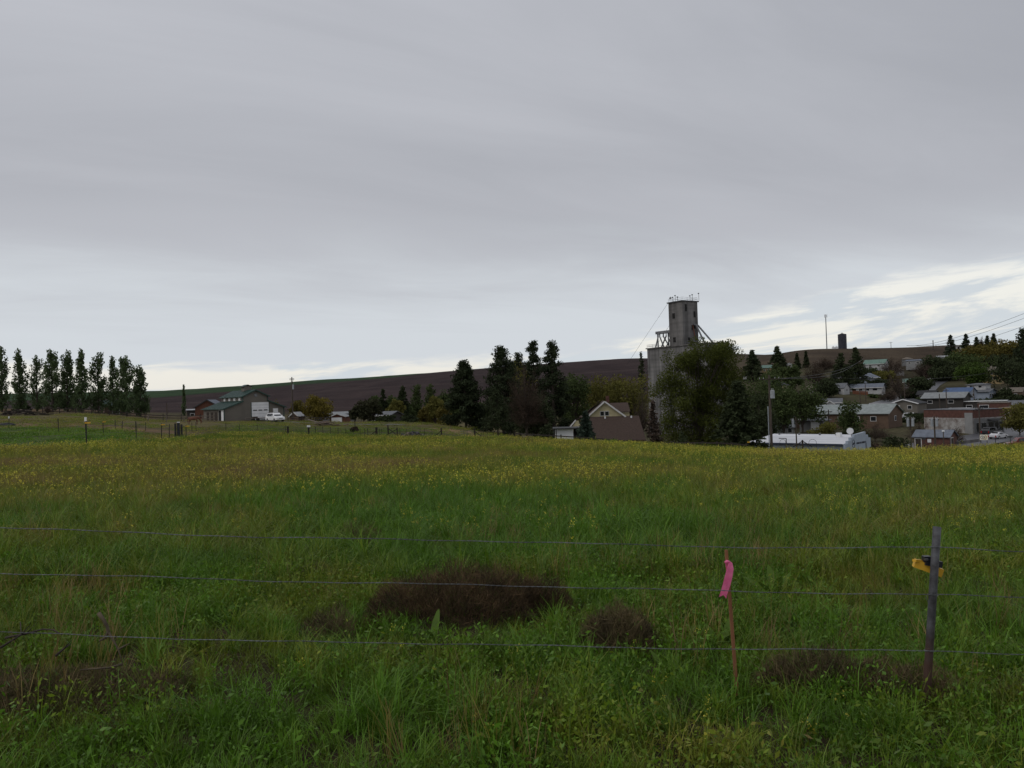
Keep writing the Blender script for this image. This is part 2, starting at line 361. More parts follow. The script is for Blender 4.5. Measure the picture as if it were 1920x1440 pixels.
# roads and tracks: sheets laid just above the ground
M_ASPH = mat('wet_asphalt', (.085, .085, .095), (.050, .050, .056), 1.2, .45, spec=.5)
M_GRAVEL = mat('gravel', (.13, .12, .11), (.07, .065, .06), 3, .95)
M_DIRT = mat('pale_dirt', (.22, .155, .10), (.13, .09, .06), 1.5, .95)
def road(name, pts, w, m, label, up=0.05):
    pts = [P(*q) for q in pts]; c = []
    for a, b_ in zip(pts[:-1], pts[1:]):
        n = max(2, int((b_ - a).length / 2.5))
        for k in range(n): c.append(a.lerp(b_, k / n))
    c.append(pts[-1]); Vv = []; Ff = []
    M = 5
    for i, p in enumerate(c):
        tdir = (c[min(i + 2, len(c) - 1)] - c[max(i - 2, 0)]); tdir.z = 0; tdir.normalize(); nrm = Vector((-tdir.y, tdir.x, 0))
        for k in range(M):
            q = p + nrm * w * (k / (M - 1) - .5); Vv.append((q.x, q.y, G(q.x, q.y) + up))
    for i in range(len(c) - 1):
        for k in range(M - 1):
            a = i * M + k; Ff.append((a, a + 1, a + M + 1, a + M))
    me = mesh_np(name, Vv, Ff); smooth(me)
    return tag(link(name, me, m), label, 'road', kind='structure')
road('road', [(1690, 838, 128), (1790, 830, 150), (1880, 826, 165), (1990, 808, 190), (2100, 800, 210)], 13, M_ASPH, 'grey street in front of the old brick shop', .09)
road('hill_road', [(1560, 785, 215), (1640, 770, 245), (1690, 755, 300), (1735, 738, 365), (1785, 724, 430), (1815, 717, 470)], 12, M_ASPH, 'paved street climbing the slope between the houses', .12)
road('driveway', [(500, 787, 160), (560, 790, 155), (640, 795, 150), (760, 798, 150)], 5, M_GRAVEL, 'gravel drive leading to the green roofed barn', .06)
# ------------------------------------------------------------------ trees
def LM(name, c, k=.55, tr=.25): return mat('leaf_' + name, c, tuple(q * k for q in c), .55, .9, spec=.12, transl=tr, coord='World', detail=5, lo=.3, hi=.7)
LEAF = dict(poplar=LM('poplar', (.105, .150, .066), tr=.4), pine=LM('pine', (.042, .056, .027), tr=.12), spruce=LM('spruce', (.044, .058, .034), tr=.12),
            olive=LM('olive', (.150, .142, .036)), green=LM('green', (.076, .104, .036)), elm=LM('elm', (.088, .104, .022), tr=.3), yellow=LM('yellow', (.185, .150, .030)),
            dark=LM('dark', (.048, .062, .028), tr=.15), bright=LM('bright', (.075, .120, .026)), blue=LM('blue', (.050, .072, .052), tr=.1), gold=LM('gold', (.135, .115, .028)),
            bare=LM('twig', (.085, .062, .048), tr=.0), redbare=LM('red_twig', (.066, .046, .034), tr=.0), juniper=LM('juniper', (.050, .052, .026), tr=.15))
M_BARK = mat('bark', (.075, .060, .048), (.035, .028, .022), 6, .95, stretch=(1, 1, .2))
def rhombi(c, ln, wd, rng, axis=None, spread=1.0):
    n = len(c); a = rng.normal(size=(n, 3))
    if axis is not None: a = axis + a * spread
    a /= np.linalg.norm(a, axis=1, keepdims=True); q = rng.normal(size=(n, 3)); b = np.cross(a, q); b /= np.linalg.norm(b, axis=1, keepdims=True)
    s = rng.uniform(.6, 1.4, (n, 1)); a = a * ln * s; b = b * wd * s
    V = np.stack([c - a, c + b, c + a, c - b], 1).reshape(-1, 3)
    return V, np.arange(4 * n).reshape(-1, 4)
def ball(rng, m):
    u = rng.normal(size=(m, 3)); u /= np.linalg.norm(u, axis=1, keepdims=True); return u * rng.uniform(0, 1, (m, 1)) ** .38
def bez(p0, p1, p2, n): 
    t_ = np.linspace(0, 1, n)[:, None]; return (1 - t_) ** 2 * p0 + 2 * t_ * (1 - t_) * p1 + t_ ** 2 * p2
def grow(kind, h, w, rng, n, ls, th=.18, lobes=None):
    """returns leaf centres (+ axis), trunk MB"""
    mb = MB(); tr = max(.06, h * .016); C_ = []; A = None
    lean = rng.uniform(-.03, .03, 2) * h
    mid = np.array([lean[0] * .5, lean[1] * .5, h * .5])
    if kind == 'decid':
        ht = h * (th + .30)
        mb.tube([(0, 0, -.4), (lean[0] * .2, lean[1] * .2, h * th), (lean[0] * .5, lean[1] * .5, ht)], [tr * 1.2, tr, tr * .6], 7)
        k = 46 if n < 9000 else 120; cen = []
        lob = lobes or [(0, 0, (1 + th) / 2, .5, .5, (1 - th) / 2)]
        for (lx, ly, lz, rx, ry, rz_) in lob:
            m = max(6, int(k * rx * rz_ / sum(q[3] * q[5] for q in lob)))
            u = rng.normal(size=(m, 3)); u /= np.linalg.norm(u, axis=1, keepdims=True); r = rng.uniform(0, 1, (m, 1)) ** .42
            cen.append(u * r * np.array([rx * w, ry * w, rz_ * h]) * .86 + np.array([lx * w, ly * w, lz * h]))
        cen = np.concatenate(cen); cen[:, 2] = np.maximum(cen[:, 2], h * th * .8)
        per = max(4, n // len(cen)); sg = .085 * w + .02 * h if n < 9000 else .05 * w + .012 * h
        for i, c in enumerate(cen):
            z0 = h * (th * .8 + rng.uniform(0, .25)); p0 = np.array([lean[0] * z0 / h, lean[1] * z0 / h, z0]); pm = np.array([c[0] * .45, c[1] * .45, max(z0, c[2] * .75)])
            mb.tube([tuple(q) for q in bez(p0, pm, c, 5)], list(np.linspace(tr * .38, tr * .08, 5)), 4, False)
            g = ball(rng, int(per * rng.uniform(.5, 1.5))) * sg * 1.75 * np.array([1, 1, .8]); C_.append(c + g)
        C_ = np.concatenate(C_)
    elif kind == 'bare':
        mb.tube([(0, 0, -.4), (0, 0, h * th), (lean[0], lean[1], h * .6)], [tr * 1.1, tr, tr * .4], 7)
        ax = []
        for i in range(60):
            u = rng.normal(size=3); u[2] = abs(u[2]) * .9 + .15; u /= np.linalg.norm(u); r = rng.uniform(.65, 1)
            c = np.array([u[0] * w * .5 * r, u[1] * w * .5 * r, h * th + u[2] * h * (1 - th) * r]); z0 = h * (th + rng.uniform(0, .2))
            pts = bez(np.array([0, 0, z0]), np.array([c[0] * .5, c[1] * .5, (z0 + c[2]) * .55]), c, 6)
            mb.tube([tuple(q) for q in pts], list(np.linspace(tr * .3, tr * .05, 6)), 3, False)
            m = n // 60; j = rng.uniform(.3, 1, m) * 5; k = np.clip(j.astype(int), 0, 4); f = (j - k)[:, None]
            q = pts[k] * (1 - f) + pts[k + 1] * f; C_.append(q + rng.normal(size=(m, 3)) * .035 * w); ax.append(np.tile((c - np.array([0, 0, z0])) / max(np.linalg.norm(c), 1e-6), (m, 1)))
        C_ = np.concatenate(C_); A = np.concatenate(ax)
    elif kind == 'poplar':
        mb.tube([(0, 0, -.4), (0, 0, h * .5), (lean[0] * .4, lean[1] * .4, h * .98)], [tr, tr * .7, tr * .12], 7)
        nl = 64; ax = []
        for i in range(nl):
            z0 = h * (.0 + .84 * (i / nl) ** 1.1 + rng.uniform(0, .01)); t_ = z0 / h; a = rng.uniform(0, 6.28)
            r = w * .62 * min(1, .72 + 2 * t_) * (1 + .25 * math.sin(a * 2 + _seed[0])) * max(.03, 1 - t_) ** (.55 + th) * rng.uniform(.55, 1.08); ln = h * rng.uniform(.10, .20)
            e = np.array([math.cos(a) * r, math.sin(a) * r, min(z0 + ln, h)]); pts = bez(np.array([0, 0, z0]), np.array([e[0] * .85, e[1] * .85, z0 + ln * .25]), e, 5)
            mb.tube([tuple(q) for q in pts], list(np.linspace(tr * .22, tr * .04, 5)), 3, False)
            m = n // nl; j = rng.uniform(.2, 1, m) * 4; k = np.clip(j.astype(int), 0, 3); f = (j - k)[:, None]
            C_.append(pts[k] * (1 - f) + pts[k + 1] * f + ball(rng, m) * 1.7 * np.array([.075 * w, .075 * w, .02 * h]))
        C_.append(np.stack([rng.normal(size=40) * .04 * w, rng.normal(size=40) * .04 * w, rng.uniform(.84, 1.0, 40) * h], 1))
        C_ = np.concatenate(C_); A = np.tile(np.array([0, 0, 1.0]), (len(C_), 1))
    elif kind in ('pine', 'spruce'):
        mb.tube([(0, 0, -.4), (0, 0, h * .5), (lean[0] * .3, lean[1] * .3, h * .97)], [tr * 1.2, tr * .8, tr * .12], 7)
        nl = 110 if kind == 'pine' else 130; ax = []
        for i in range(nl):
            t_ = th * .6 + (1 - th * .6) * ((i + rng.uniform(0, 1)) / nl) ** .9; t_ = min(t_, .985); a = rng.uniform(0, 6.28)
            if kind == 'pine': r = w * .60 * (1 - ((t_ - th * .6) / (1 - th * .6)) ** (2.3 if w < h * .62 else 1.5) * .90) * rng.uniform(.65, 1.08); dzz = rng.uniform(-.02, .05) * h
            else: r = w * .56 * (1 - ((t_ - th * .6) / (1 - th * .6)) ** 1.35 * .97) * rng.uniform(.78, 1.06); dzz = -.16 * r
            e = np.array([math.cos(a) * r, math.sin(a) * r, t_ * h + dzz]); p0 = np.array([0, 0, t_ * h])
            pts = bez(p0, p0 + (e - p0) * .5 + np.array([0, 0, .03 * h if kind == 'pine' else .06 * r]), e, 5)
            mb.tube([tuple(q) for q in pts], list(np.linspace(tr * .22, tr * .04, 5)), 3, False)
            m = int(n / nl * (.35 + 1.3 * r / (w * .5))); j = rng.uniform(.25 if kind == 'pine' else .1, 1, m) ** .8 * 4; k = np.clip(j.astype(int), 0, 3); f = (j - k)[:, None]
            sg = (.055 * w + .006 * h) if kind == 'pine' else .038 * w + .05
            C_.append(pts[k] * (1 - f) + pts[k + 1] * f + ball(rng, m) * 1.7 * np.array([sg, sg, sg * (.75 if kind == 'pine' else .6)]))
            ax.append(np.tile((e - p0) / max(np.linalg.norm(e - p0), 1e-6) * .6, (m, 1)))
        m = 60; C_.append(np.stack([rng.normal(size=m) * .02 * w, rng.normal(size=m) * .02 * w, rng.uniform(.90, 1.0, m) * h], 1)); ax.append(np.tile(np.array([0, 0, .5]), (m, 1)))
        C_ = np.concatenate(C_); A = np.concatenate(ax)
    elif kind == 'bush':
        k = 16; u = rng.normal(size=(k, 3)); u[:, 2] = abs(u[:, 2]); u /= np.linalg.norm(u, axis=1, keepdims=True)
        cen = u * rng.uniform(.3, 1, (k, 1)) ** .5 * np.array([w * .42, w * .42, h * .82])
        for c in cen:
            mb.tube([(rng.uniform(-.1, .1) * w, 0, -.2), (c[0] * .6, c[1] * .6, c[2] * .6), tuple(c)], [.05, .03, .01], 4, False)
            C_.append(c + ball(rng, n // k) * 1.8 * np.array([.11 * w, .11 * w, .11 * h]))
        C_ = np.concatenate(C_); C_[:, 2] = abs(C_[:, 2])
    return C_, A, mb
_seed = [100]
def tree(kind, label, px, top, by, wpx, d, leaf, n=2200, name=None, th=.18, lobes=None, group=None, ls=None, cat='tree', dh=0.0):
    _seed[0] += 1; rng = np.random.RandomState(_seed[0] if n < 40000 else 4242); m2 = d / FPX
    b_ = base(px, by, d); h = max(.8, P(px, top, d).z - b_.z); w = wpx * m2
    ls = (ls or max(.10, d * .00088)) * (1.55 if kind in ('decid', 'bush') else 1.7 if kind != 'bare' else 1.3)
    C_, A, mb = grow(kind, h, w, rng, n, ls, th, lobes)
    if kind == 'bare': V, F_ = rhombi(C_, ls * 1.9, max(.012, d * .00012), rng, A, .6)
    elif kind in ('pine',): V, F_ = rhombi(C_, ls * 1.15, ls * .42, rng, A, .9)
    elif kind == 'spruce': V, F_ = rhombi(C_, ls * 1.1, ls * .42, rng, A, .5)
    elif kind == 'poplar': V, F_ = rhombi(C_, ls * .72, ls * .40, rng, A, .8)
    else: V, F_ = rhombi(C_, ls, ls * .62, rng)
    nm = name or {'decid': 'broadleaf_tree', 'bare': 'bare_tree', 'poplar': 'poplar_tree', 'pine': 'pine_tree', 'spruce': 'spruce_tree', 'bush': 'bush'}[kind]
    o = thing(nm, label, cat, b_, 0, group)
    link('crown' if kind != 'bush' else 'foliage', mesh_np('crown', V, F_), LEAF[leaf], o)
    mb.build('trunk' if kind != 'bush' else 'stem', M_BARK, o)
    return o
ORD = 'first second third fourth fifth sixth seventh eighth ninth tenth eleventh twelfth'.split()
for i, (px, top, by, w, n, hb) in enumerate([(4, 649, 771, 30, 3000, .12), (38, 655, 770, 33, 2900, .25), (70, 666, 772, 33, 1900, .05), (99, 654, 776, 42, 4000, .18), (127, 659, 774, 38, 3700, .08), (155, 655, 776, 32, 2900, .3),
                                         (185, 661, 776, 36, 2800, .15), (213, 668, 778, 27, 2000, .28), (238, 667, 777, 42, 4300, .2), (264, 684, 776, 36, 3400, .1)]):
    tree('poplar', f'{ORD[i]} poplar from the left in the tall row left of the barn', px, top, by, w, 193 + (i * 7 % 5) * 3, 'poplar', n=n, group='poplar row', th=hb, ls=.21)
tree('poplar', 'single thin young poplar just left of the red barn', 345, 721, 762, 9, 235, 'poplar', n=700)
tree('bare', 'small leafless tree standing in front of the poplar row', 90, 760, 790, 16, 150, 'bare', n=500)
tree('bush', 'low dark shrub at the foot of the poplars', 40, 752, 768, 30, 205, 'dark', n=600, cat='shrub')
tree('decid', 'round golden yellow tree beyond the white car', 598, 742, 782, 64, 200, 'yellow', n=3000, th=.06)
tree('decid', 'smaller golden tree behind the wooden utility pole', 560, 749, 778, 34, 230, 'gold', n=1300, th=.05)
tree('bush', 'dull olive shrub at the corner of the barn', 521, 748, 768, 22, 215, 'olive', n=500, cat='shrub')
tree('decid', 'small dark lollipop tree with bare trunk in the paddock', 666, 760, 812, 19, 122, 'juniper', n=1500, th=.38, ls=.13)
tree('bush', 'tuft of brown brush at the foot of the lollipop tree', 665, 798, 813, 16, 121, 'redbare', n=500, cat='shrub', ls=.12)
tree('decid', 'dark juniper beside the lollipop tree', 682, 750, 796, 34, 180, 'juniper', n=1700, th=.05)
tree('decid', 'taller dark juniper behind the dark low house', 700, 744, 792, 34, 195, 'juniper', n=1600, th=.05)
for i, (k, px, top, by, w, lf, lb) in enumerate([
    ('decid', 703, 738, 778, 24, 'green', 'round grey green tree at the left end of the valley trees'), ('spruce', 719, 730, 778, 20, 'dark', 'dark conifer among the valley trees left of the big pine'),
    ('decid', 737, 741, 780, 28, 'green', 'broad dull green tree in the valley right of the dark conifer'), ('pine', 756, 727, 782, 18, 'dark', 'slim dark pine in the middle of the valley trees'),
    ('poplar', 783, 721, 784, 21, 'green', 'left of two column shaped poplars in the valley'), ('poplar', 808, 720, 784, 21, 'green', 'right of two column shaped poplars in the valley'),
    ('decid', 832, 727, 786, 26, 'green', 'green tree between the column poplars and the big pine'), ('decid', 762, 753, 788, 48, 'green', 'low spreading tree under the valley poplars')]):
    tree(k, lb, px, top, by, w * 1.3, 290 + 8 * (i % 3), lf, n=2600, th=.04)
for px, top, w, d, lf, lb in ((745, 748, 36, 270, 'olive', 'yellow green tree standing behind the dark low house'), (816, 742, 40, 265, 'olive', 'yellow green tree below the column poplars'), (858, 730, 40, 230, 'green', 'green tree just left of the big dark pine'), (905, 752, 46, 215, 'green', 'green tree filling the gap right of the big dark pine'), (1062, 706, 50, 205, 'green', 'green tree right behind the third tall pine'), (1108, 715, 60, 215, 'olive', 'olive tree peeking over the gable of the brown roofed house'), (1160, 704, 60, 220, 'gold', 'yellowish tree between the two broad olive trees')):
    tree('decid', lb, px, top, 806, w, d, lf, n=3200, th=.05)
for px, top, w, lb in ((725, 775, 50, 'dark hedge bush below the dark low house'), (768, 776, 40, 'dark hedge bush left of the yellow shrub'), (905, 782, 44, 'dark bush between the big pine and the pine group')):
    tree('bush', lb, px, top, 806, w, 178, 'dark', n=1000, cat='shrub')
tree('bush', 'yellow green shrub left of the big pine', 797, 761, 802, 32, 185, 'gold', n=1300, cat='shrub')
tree('bush', 'larger yellow green shrub against the big pine', 834, 757, 803, 46, 182, 'gold', n=1900, cat='shrub')
tree('pine', 'big dark cone shaped pine standing alone in the middle', 874, 681, 806, 82, 170, 'pine', n=13000, th=.03)
tree('pine', 'leftmost tall pine of the group behind the fence', 945, 654, 818, 76, 160, 'pine', n=9500, th=.05)
tree('pine', 'second tall pine of the group, rising behind the brown tree', 1004, 644, 816, 56, 172, 'pine', n=6500, th=.06)
tree('pine', 'third tall pine of the group, nearest the house', 1040, 646, 816, 66, 162, 'pine', n=8500, th=.06)
tree('pine', 'dark low pine with a bare trunk at the fence corner', 934, 735, 822, 48, 118, 'dark', n=2200, th=.28)
tree('bare', 'wide brown leafless tree in front of the pine group', 988, 678, 820, 100, 145, 'redbare', n=12000, th=.12)
tree('decid', 'thin olive tree topping the brown leafless tree', 975, 676, 800, 60, 168, 'olive', n=900, th=.2)
tree('pine', 'shorter dark pine filling the gap behind the brown leafless tree', 975, 668, 812, 64, 178, 'pine', n=5500, th=.05)
tree('decid', 'dark evergreen mass under the pine group', 1000, 735, 820, 90, 150, 'dark', n=3600, th=.04)
tree('bush', 'dark bush left of the white carport', 1022, 788, 820, 34, 128, 'dark', n=900, cat='shrub')
tree('decid', 'dark olive tree between the pines and the grain elevator', 1078, 694, 812, 66, 190, 'green', n=4200)
tree('decid', 'broad olive tree behind the brown roofed house', 1130, 700, 812, 96, 200, 'olive', n=5200)
tree('decid', 'broad olive tree at the left foot of the grain elevator', 1184, 690, 812, 94, 190, 'olive', n=5200)
tree('bare', 'bare grey tree rising right of the brown roofed house', 1205, 720, 815, 50, 165, 'bare', n=2200)
tree('spruce', 'blue grey spruce in front of the brown roofed house', 1099, 772, 826, 42, 100, 'blue', n=2600, th=.03, ls=.13)
tree('spruce', 'thin brownish larch at the foot of the grain elevator', 1226, 752, 828, 38, 108, 'bare', n=1300, th=.03, ls=.14)
tree('pine', 'tiny dark pine on the ridge left of the elevator', 1203, 663, 700, 16, 420, 'dark', n=600)
tree('bush', 'dark round bush at the base of the elevator wall', 1279, 804, 832, 28, 100, 'dark', n=900, cat='shrub')
tree('decid', 'huge spreading elm covering most of the grain elevator', 1313, 627, 838, 164, 118, 'elm', n=52000, th=.16, ls=.078,
     lobes=[(.20, 0, .87, .26, .3, .12), (.24, 0, .80, .26, .3, .14), (.32, .05, .70, .20, .3, .17), (-.16, .0, .75, .36, .3, .16), (.16, .1, .64, .34, .3, .2), (-.30, -.1, .52, .22, .25, .16), (-.36, -.05, .60, .17, .25, .15), (-.30, 0, .33, .15, .2, .18), (.02, -.05, .40, .30, .25, .2), (.36, 0, .45, .18, .2, .22), (.10, 0, .20, .28, .25, .16), (-.12, 0, .24, .14, .2, .16)])
tree('spruce', 'dark heavy spruce right of the huge elm', 1386, 715, 842, 104, 92, 'dark', n=8000, th=.02, ls=.15)
for px, top, w, d, lf, lb in ((1412, 688, 84, 178, 'green', 'dense green tree behind the dark heavy spruce'), (1450, 693, 60, 200, 'green', 'green tree below the hip roofed cream house'), (1505, 703, 88, 185, 'green', 'wide green tree right of the transformer pole'),
                              (1470, 725, 60, 172, 'green', 'dark green tree right behind the transformer pole'), (1430, 735, 70, 160, 'dark', 'dark tree mass beside the dark heavy spruce')):
    tree('decid', lb, px, top, 808, w, d, lf, n=4600, th=.08)
for k, px, top, by, w, d, lf, lb in (
    ('spruce', 1412, 657, 706, 38, 420, 'dark', 'dark wide conifer on the slope right of the elevator'), ('spruce', 1459, 650, 703, 34, 430, 'dark', 'dark conifer breaking the skyline left of the mast'),
    ('spruce', 1495, 663, 690, 10, 450, 'dark', 'tiny conifer on the bare slope'), ('spruce', 1512, 659, 690, 9, 455, 'dark', 'tiny pointed conifer on the bare slope under the mast'),
    ('decid', 1457, 679, 708, 28, 330, 'green', 'round green tree above the hip roofed cream house'), ('decid', 1484, 681, 712, 32, 325, 'green', 'second round green tree above the hip roofed cream house'),
    ('bare', 1527, 672, 724, 56, 350, 'redbare', 'brown leafless tree on the slope left of the dark conifers'), ('spruce', 1580, 663, 742, 46, 338, 'dark', 'left of two big dark conifers below the silo'),
    ('spruce', 1607, 652, 742, 42, 345, 'dark', 'right and taller of two big dark conifers below the silo'), ('bush', 1560, 700, 740, 44, 330, 'dark', 'dark undergrowth at the foot of the big conifers'),
    ('decid', 1594, 750, 802, 54, 160, 'green', 'leafy green tree hiding the middle of the metal roof'), ('bare', 1640, 786, 804, 66, 158, 'bare', 'bare grey shrubs in front of the metal roofed building'),
    ('decid', 1634, 690, 722, 46, 385, 'dark', 'dark tree in front of the green roofed house'), ('decid', 1660, 696, 726, 40, 375, 'olive', 'olive tree between the houses on the slope'),
    ('bare', 1686, 684, 748, 62, 295, 'bare', 'large dark leafless tree beside the climbing street'), ('bush', 1664, 756, 770, 20, 232, 'bright', 'bright green round bush by the white flat building'),
    ('decid', 1795, 664, 702, 64, 420, 'green', 'green tree on the slope left of the yellow house'), ('decid', 1756, 670, 712, 60, 410, 'dark', 'dark tree above the climbing street'),
    ('bare', 1730, 676, 716, 60, 405, 'bare', 'brown leafless tree above the climbing street'), ('decid', 1826, 680, 724, 50, 345, 'bright', 'round bright green tree left of the yellow house'),
    ('decid', 1858, 640, 690, 80, 455, 'gold', 'golden olive tree crown on the right hand hilltop'), ('decid', 1896, 636, 690, 72, 450, 'gold', 'golden olive tree at the far right of the hilltop'),
    ('decid', 1822, 652, 692, 60, 450, 'gold', 'golden olive tree left along the hilltop'), ('decid', 1840, 668, 700, 70, 405, 'green', 'mixed green tree under the hilltop'),
    ('spruce', 1783, 629, 662, 22, 500, 'spruce', 'single cone shaped spruce on the skyline left of the shed'), ('spruce', 1812, 627, 664, 20, 505, 'spruce', 'dark spruce on the skyline right of the small shed'),
    ('bare', 1839, 627, 660, 16, 505, 'bare', 'wispy leafless tree on the skyline'), ('spruce', 1832, 633, 662, 14, 502, 'dark', 'small spruce beside the wispy skyline tree'),
    ('spruce', 1852, 630, 662, 18, 500, 'dark', 'left of two skyline spruces above the golden trees'), ('spruce', 1864, 626, 662, 20, 502, 'dark', 'right of two skyline spruces above the golden trees'),
    ('pine', 1921, 618, 720, 34, 330, 'pine', 'tall dark pine cut by the right edge of the picture'), ('decid', 1898, 668, 742, 66, 320, 'dark', 'large dark tree right of the yellow house'),
    ('decid', 1912, 748, 806, 60, 165, 'olive', 'olive street tree at the right edge above the red pickup'), ('decid', 1725, 704, 742, 40, 320, 'dark', 'dark tree behind the white trimmed porch'),
    ('bush', 1685, 800, 842, 66, 92, 'dark', 'dark green hedge at the edge of the field before the brick shed'), ('bush', 1645, 806, 836, 50, 110, 'redbare', 'brown brush between the white building and the hedge'),
    ('bare', 1790, 792, 826, 46, 148, 'bare', 'leafless shrub in front of the whitewashed brick wall'), ('bare', 1722, 782, 822, 54, 155, 'bare', 'tangled leafless tree left of the old brick shop'),
    ('bush', 1545, 788, 816, 76, 150, 'olive', 'olive bush row behind the white roofed building'), ('bush', 1600, 794, 818, 60, 148, 'dark', 'dark bush row right of the satellite dish'),
    ('decid', 1550, 712, 752, 40, 300, 'dark', 'dark tree left of the white house on the slope'), ('decid', 1648, 712, 742, 34, 350, 'dark', 'dark tree right of the grey hip roofed house'),
    ('bare', 1672, 668, 706, 60, 420, 'bare', 'brown leafless trees between the mint roof and the trailer home'), ('decid', 1775, 690, 726, 60, 385, 'dark', 'dark tree at the top of the climbing street'),
    ('bare', 1750, 696, 724, 44, 398, 'bare', 'leafless tree above the white pickup'), ('decid', 1870, 664, 700, 50, 400, 'dark', 'dark tree behind the yellow house roof'),
    ('bare', 1545, 668, 706, 60, 430, 'redbare', 'brown thicket on the slope under the mast'), ('decid', 1520, 742, 800, 60, 215, 'dark', 'dark tree left of the pale blue cottage'),
    ('bush', 1720, 772, 800, 60, 205, 'dark', 'dark hedge behind the old brick shop'), ('bush', 1890, 726, 762, 60, 285, 'dark', 'dark hedge right of the pale blue house'),
    ('decid', 1578, 764, 800, 34, 208, 'dark', 'dark tree left behind the metal roof ridge'), ('decid', 1640, 760, 792, 26, 224, 'dark', 'dark tree left of the small white flat block'), ('decid', 1676, 768, 800, 34, 222, 'green', 'green tree in the yard left of the beige gable'),
    ('bush', 1740, 768, 796, 50, 208, 'dark', 'dark shrubs between the yard cars'), ('decid', 1732, 744, 778, 30, 258, 'dark', 'dark tree at the left end of the grey roofed shop'), ('decid', 1852, 748, 784, 36, 250, 'dark', 'dark tree right of the blue roofed shop'),
    ('decid', 1885, 762, 800, 40, 222, 'olive', 'olive tree behind the brick two part block'), ('decid', 1600, 720, 748, 30, 345, 'green', 'green tree between the white house and the bungalow'), ('bare', 1665, 730, 762, 44, 285, 'bare', 'leafless tree on the grassy slope below the bungalow'),
    ('decid', 1708, 730, 760, 34, 300, 'dark', 'dark tree beside the lower street bend'),
    ('bush', 1640, 738, 752, 30, 310, 'green', 'green garden shrubs in front of the long white house')):
    tree(k, lb, px, top, by, w * (1.0 if k in ('bush', 'bare') or d < 200 else 1.22), d, lf, n=(3000 if w > 30 else 1200) if k != 'bare' else 2200, th=.08, cat='shrub' if k == 'bush' else 'tree')
# ------------------------------------------------------------------ buildings
M_CONC = mat('weathered_concrete', (.150, .143, .140), (.105, .100, .098), .5, .9, stretch=(1, 1, .18), bump=.2)
M_CONC2 = mat('stained_concrete', (.20, .194, .19), (.135, .13, .128), .35, .9, stretch=(1, 1, .12), bump=.2)
def banded(m):
    t = m.node_tree; b = t.nodes['Principled BSDF']; src = b.inputs['Base Color'].links[0].from_socket; tcn = t.nodes.new('ShaderNodeTexCoord')
    for st, sc, lo, hi in (((.05, .05, 1), 1.1, .84, 1.08), ((1, 1, .05), .7, .62, 1.2), ((1, 1, 1), .25, .8, 1.15)):
        mp = t.nodes.new('ShaderNodeMapping'); mp.inputs['Scale'].default_value = st; t.links.new(tcn.outputs['Object'], mp.inputs[0])
        n = t.nodes.new('ShaderNodeTexNoise'); n.inputs['Scale'].default_value = sc; n.inputs['Detail'].default_value = 5; t.links.new(mp.outputs[0], n.inputs[0])
        r = t.nodes.new('ShaderNodeMapRange'); t.links.new(n.outputs[0], r.inputs[0]); r.inputs[1].default_value = .34; r.inputs[2].default_value = .66; r.inputs[3].default_value = lo; r.inputs[4].default_value = hi
        mx = t.nodes.new('ShaderNodeMix'); mx.data_type = 'RGBA'; mx.blend_type = 'MULTIPLY'; mx.inputs[0].default_value = 1; t.links.new(src, mx.inputs[6]); t.links.new(r.outputs[0], mx.inputs[7]); src = mx.outputs[2]
    t.links.new(src, b.inputs['Base Color'])
banded(M_CONC); banded(M_CONC2)
M_STEEL = mat('grey_steel', (.22, .23, .24), (.12, .12, .125), 2, .5, .6)
M_DKSTEEL = mat('dark_steel', (.06, .062, .066), (.03, .03, .033), 2, .6, .3)
M_WHITE = mat('white_paint', (.78, .78, .78), (.66, .66, .67), .8, .6)
M_WHROOF = mat('white_roof_membrane', (.62, .63, .66), (.46, .47, .50), .3, .7, stretch=(.4, 2, 1))
M_GREYBLUE = mat('grey_blue_paint', (.36, .41, .47), (.30, .34, .40), .5, .8)
M_GLASS = mat('window_glass', (.02, .022, .025), (.012, .013, .015), .4, .08, spec=.6)
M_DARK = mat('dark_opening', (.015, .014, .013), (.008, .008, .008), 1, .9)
M_WOODDK = mat('dark_wood', (.055, .042, .034), (.028, .022, .018), 5, .9, stretch=(1, 1, .2))
M_WOOD = mat('weathered_wood', (.20, .165, .13), (.10, .08, .065), 5, .9, stretch=(.3, 1, 1))
def wallm(n, c): c = tuple(q * .62 for q in c); return mat('wall_' + n, c, tuple(q * .82 for q in c), .6, .85)
def roofm(n, c, r=.8): c = tuple(q * .62 for q in c); return mat('roof_' + n, c, tuple(q * .70 for q in c), 1.2, r, stretch=(1, 1, 1))
W_ = dict(beige=wallm('beige', (.26, .235, .20)), cream=wallm('cream', (.80, .70, .42)), white=wallm('white', (.68, .68, .68)), blue=wallm('blue', (.42, .48, .58)), red=mat('wall_red_boards', (.15, .062, .038), (.085, .036, .024), 2, .9, stretch=(6, 6, .3)),
          brick=mat('wall_brick', (.125, .058, .046), (.08, .038, .03), 1.5, .9), brown=wallm('brown', (.20, .13, .09)), grey=wallm('grey', (.28, .28, .28)), dark=wallm('dark', (.075, .068, .062)), yellow=wallm('yellow', (.52, .38, .20)), ltgrey=wallm('light_grey', (.42, .42, .42)),
          washed=mat('wall_whitewashed_brick', (.36, .35, .34), (.17, .14, .125), .55, .9, lo=.36, hi=.56))
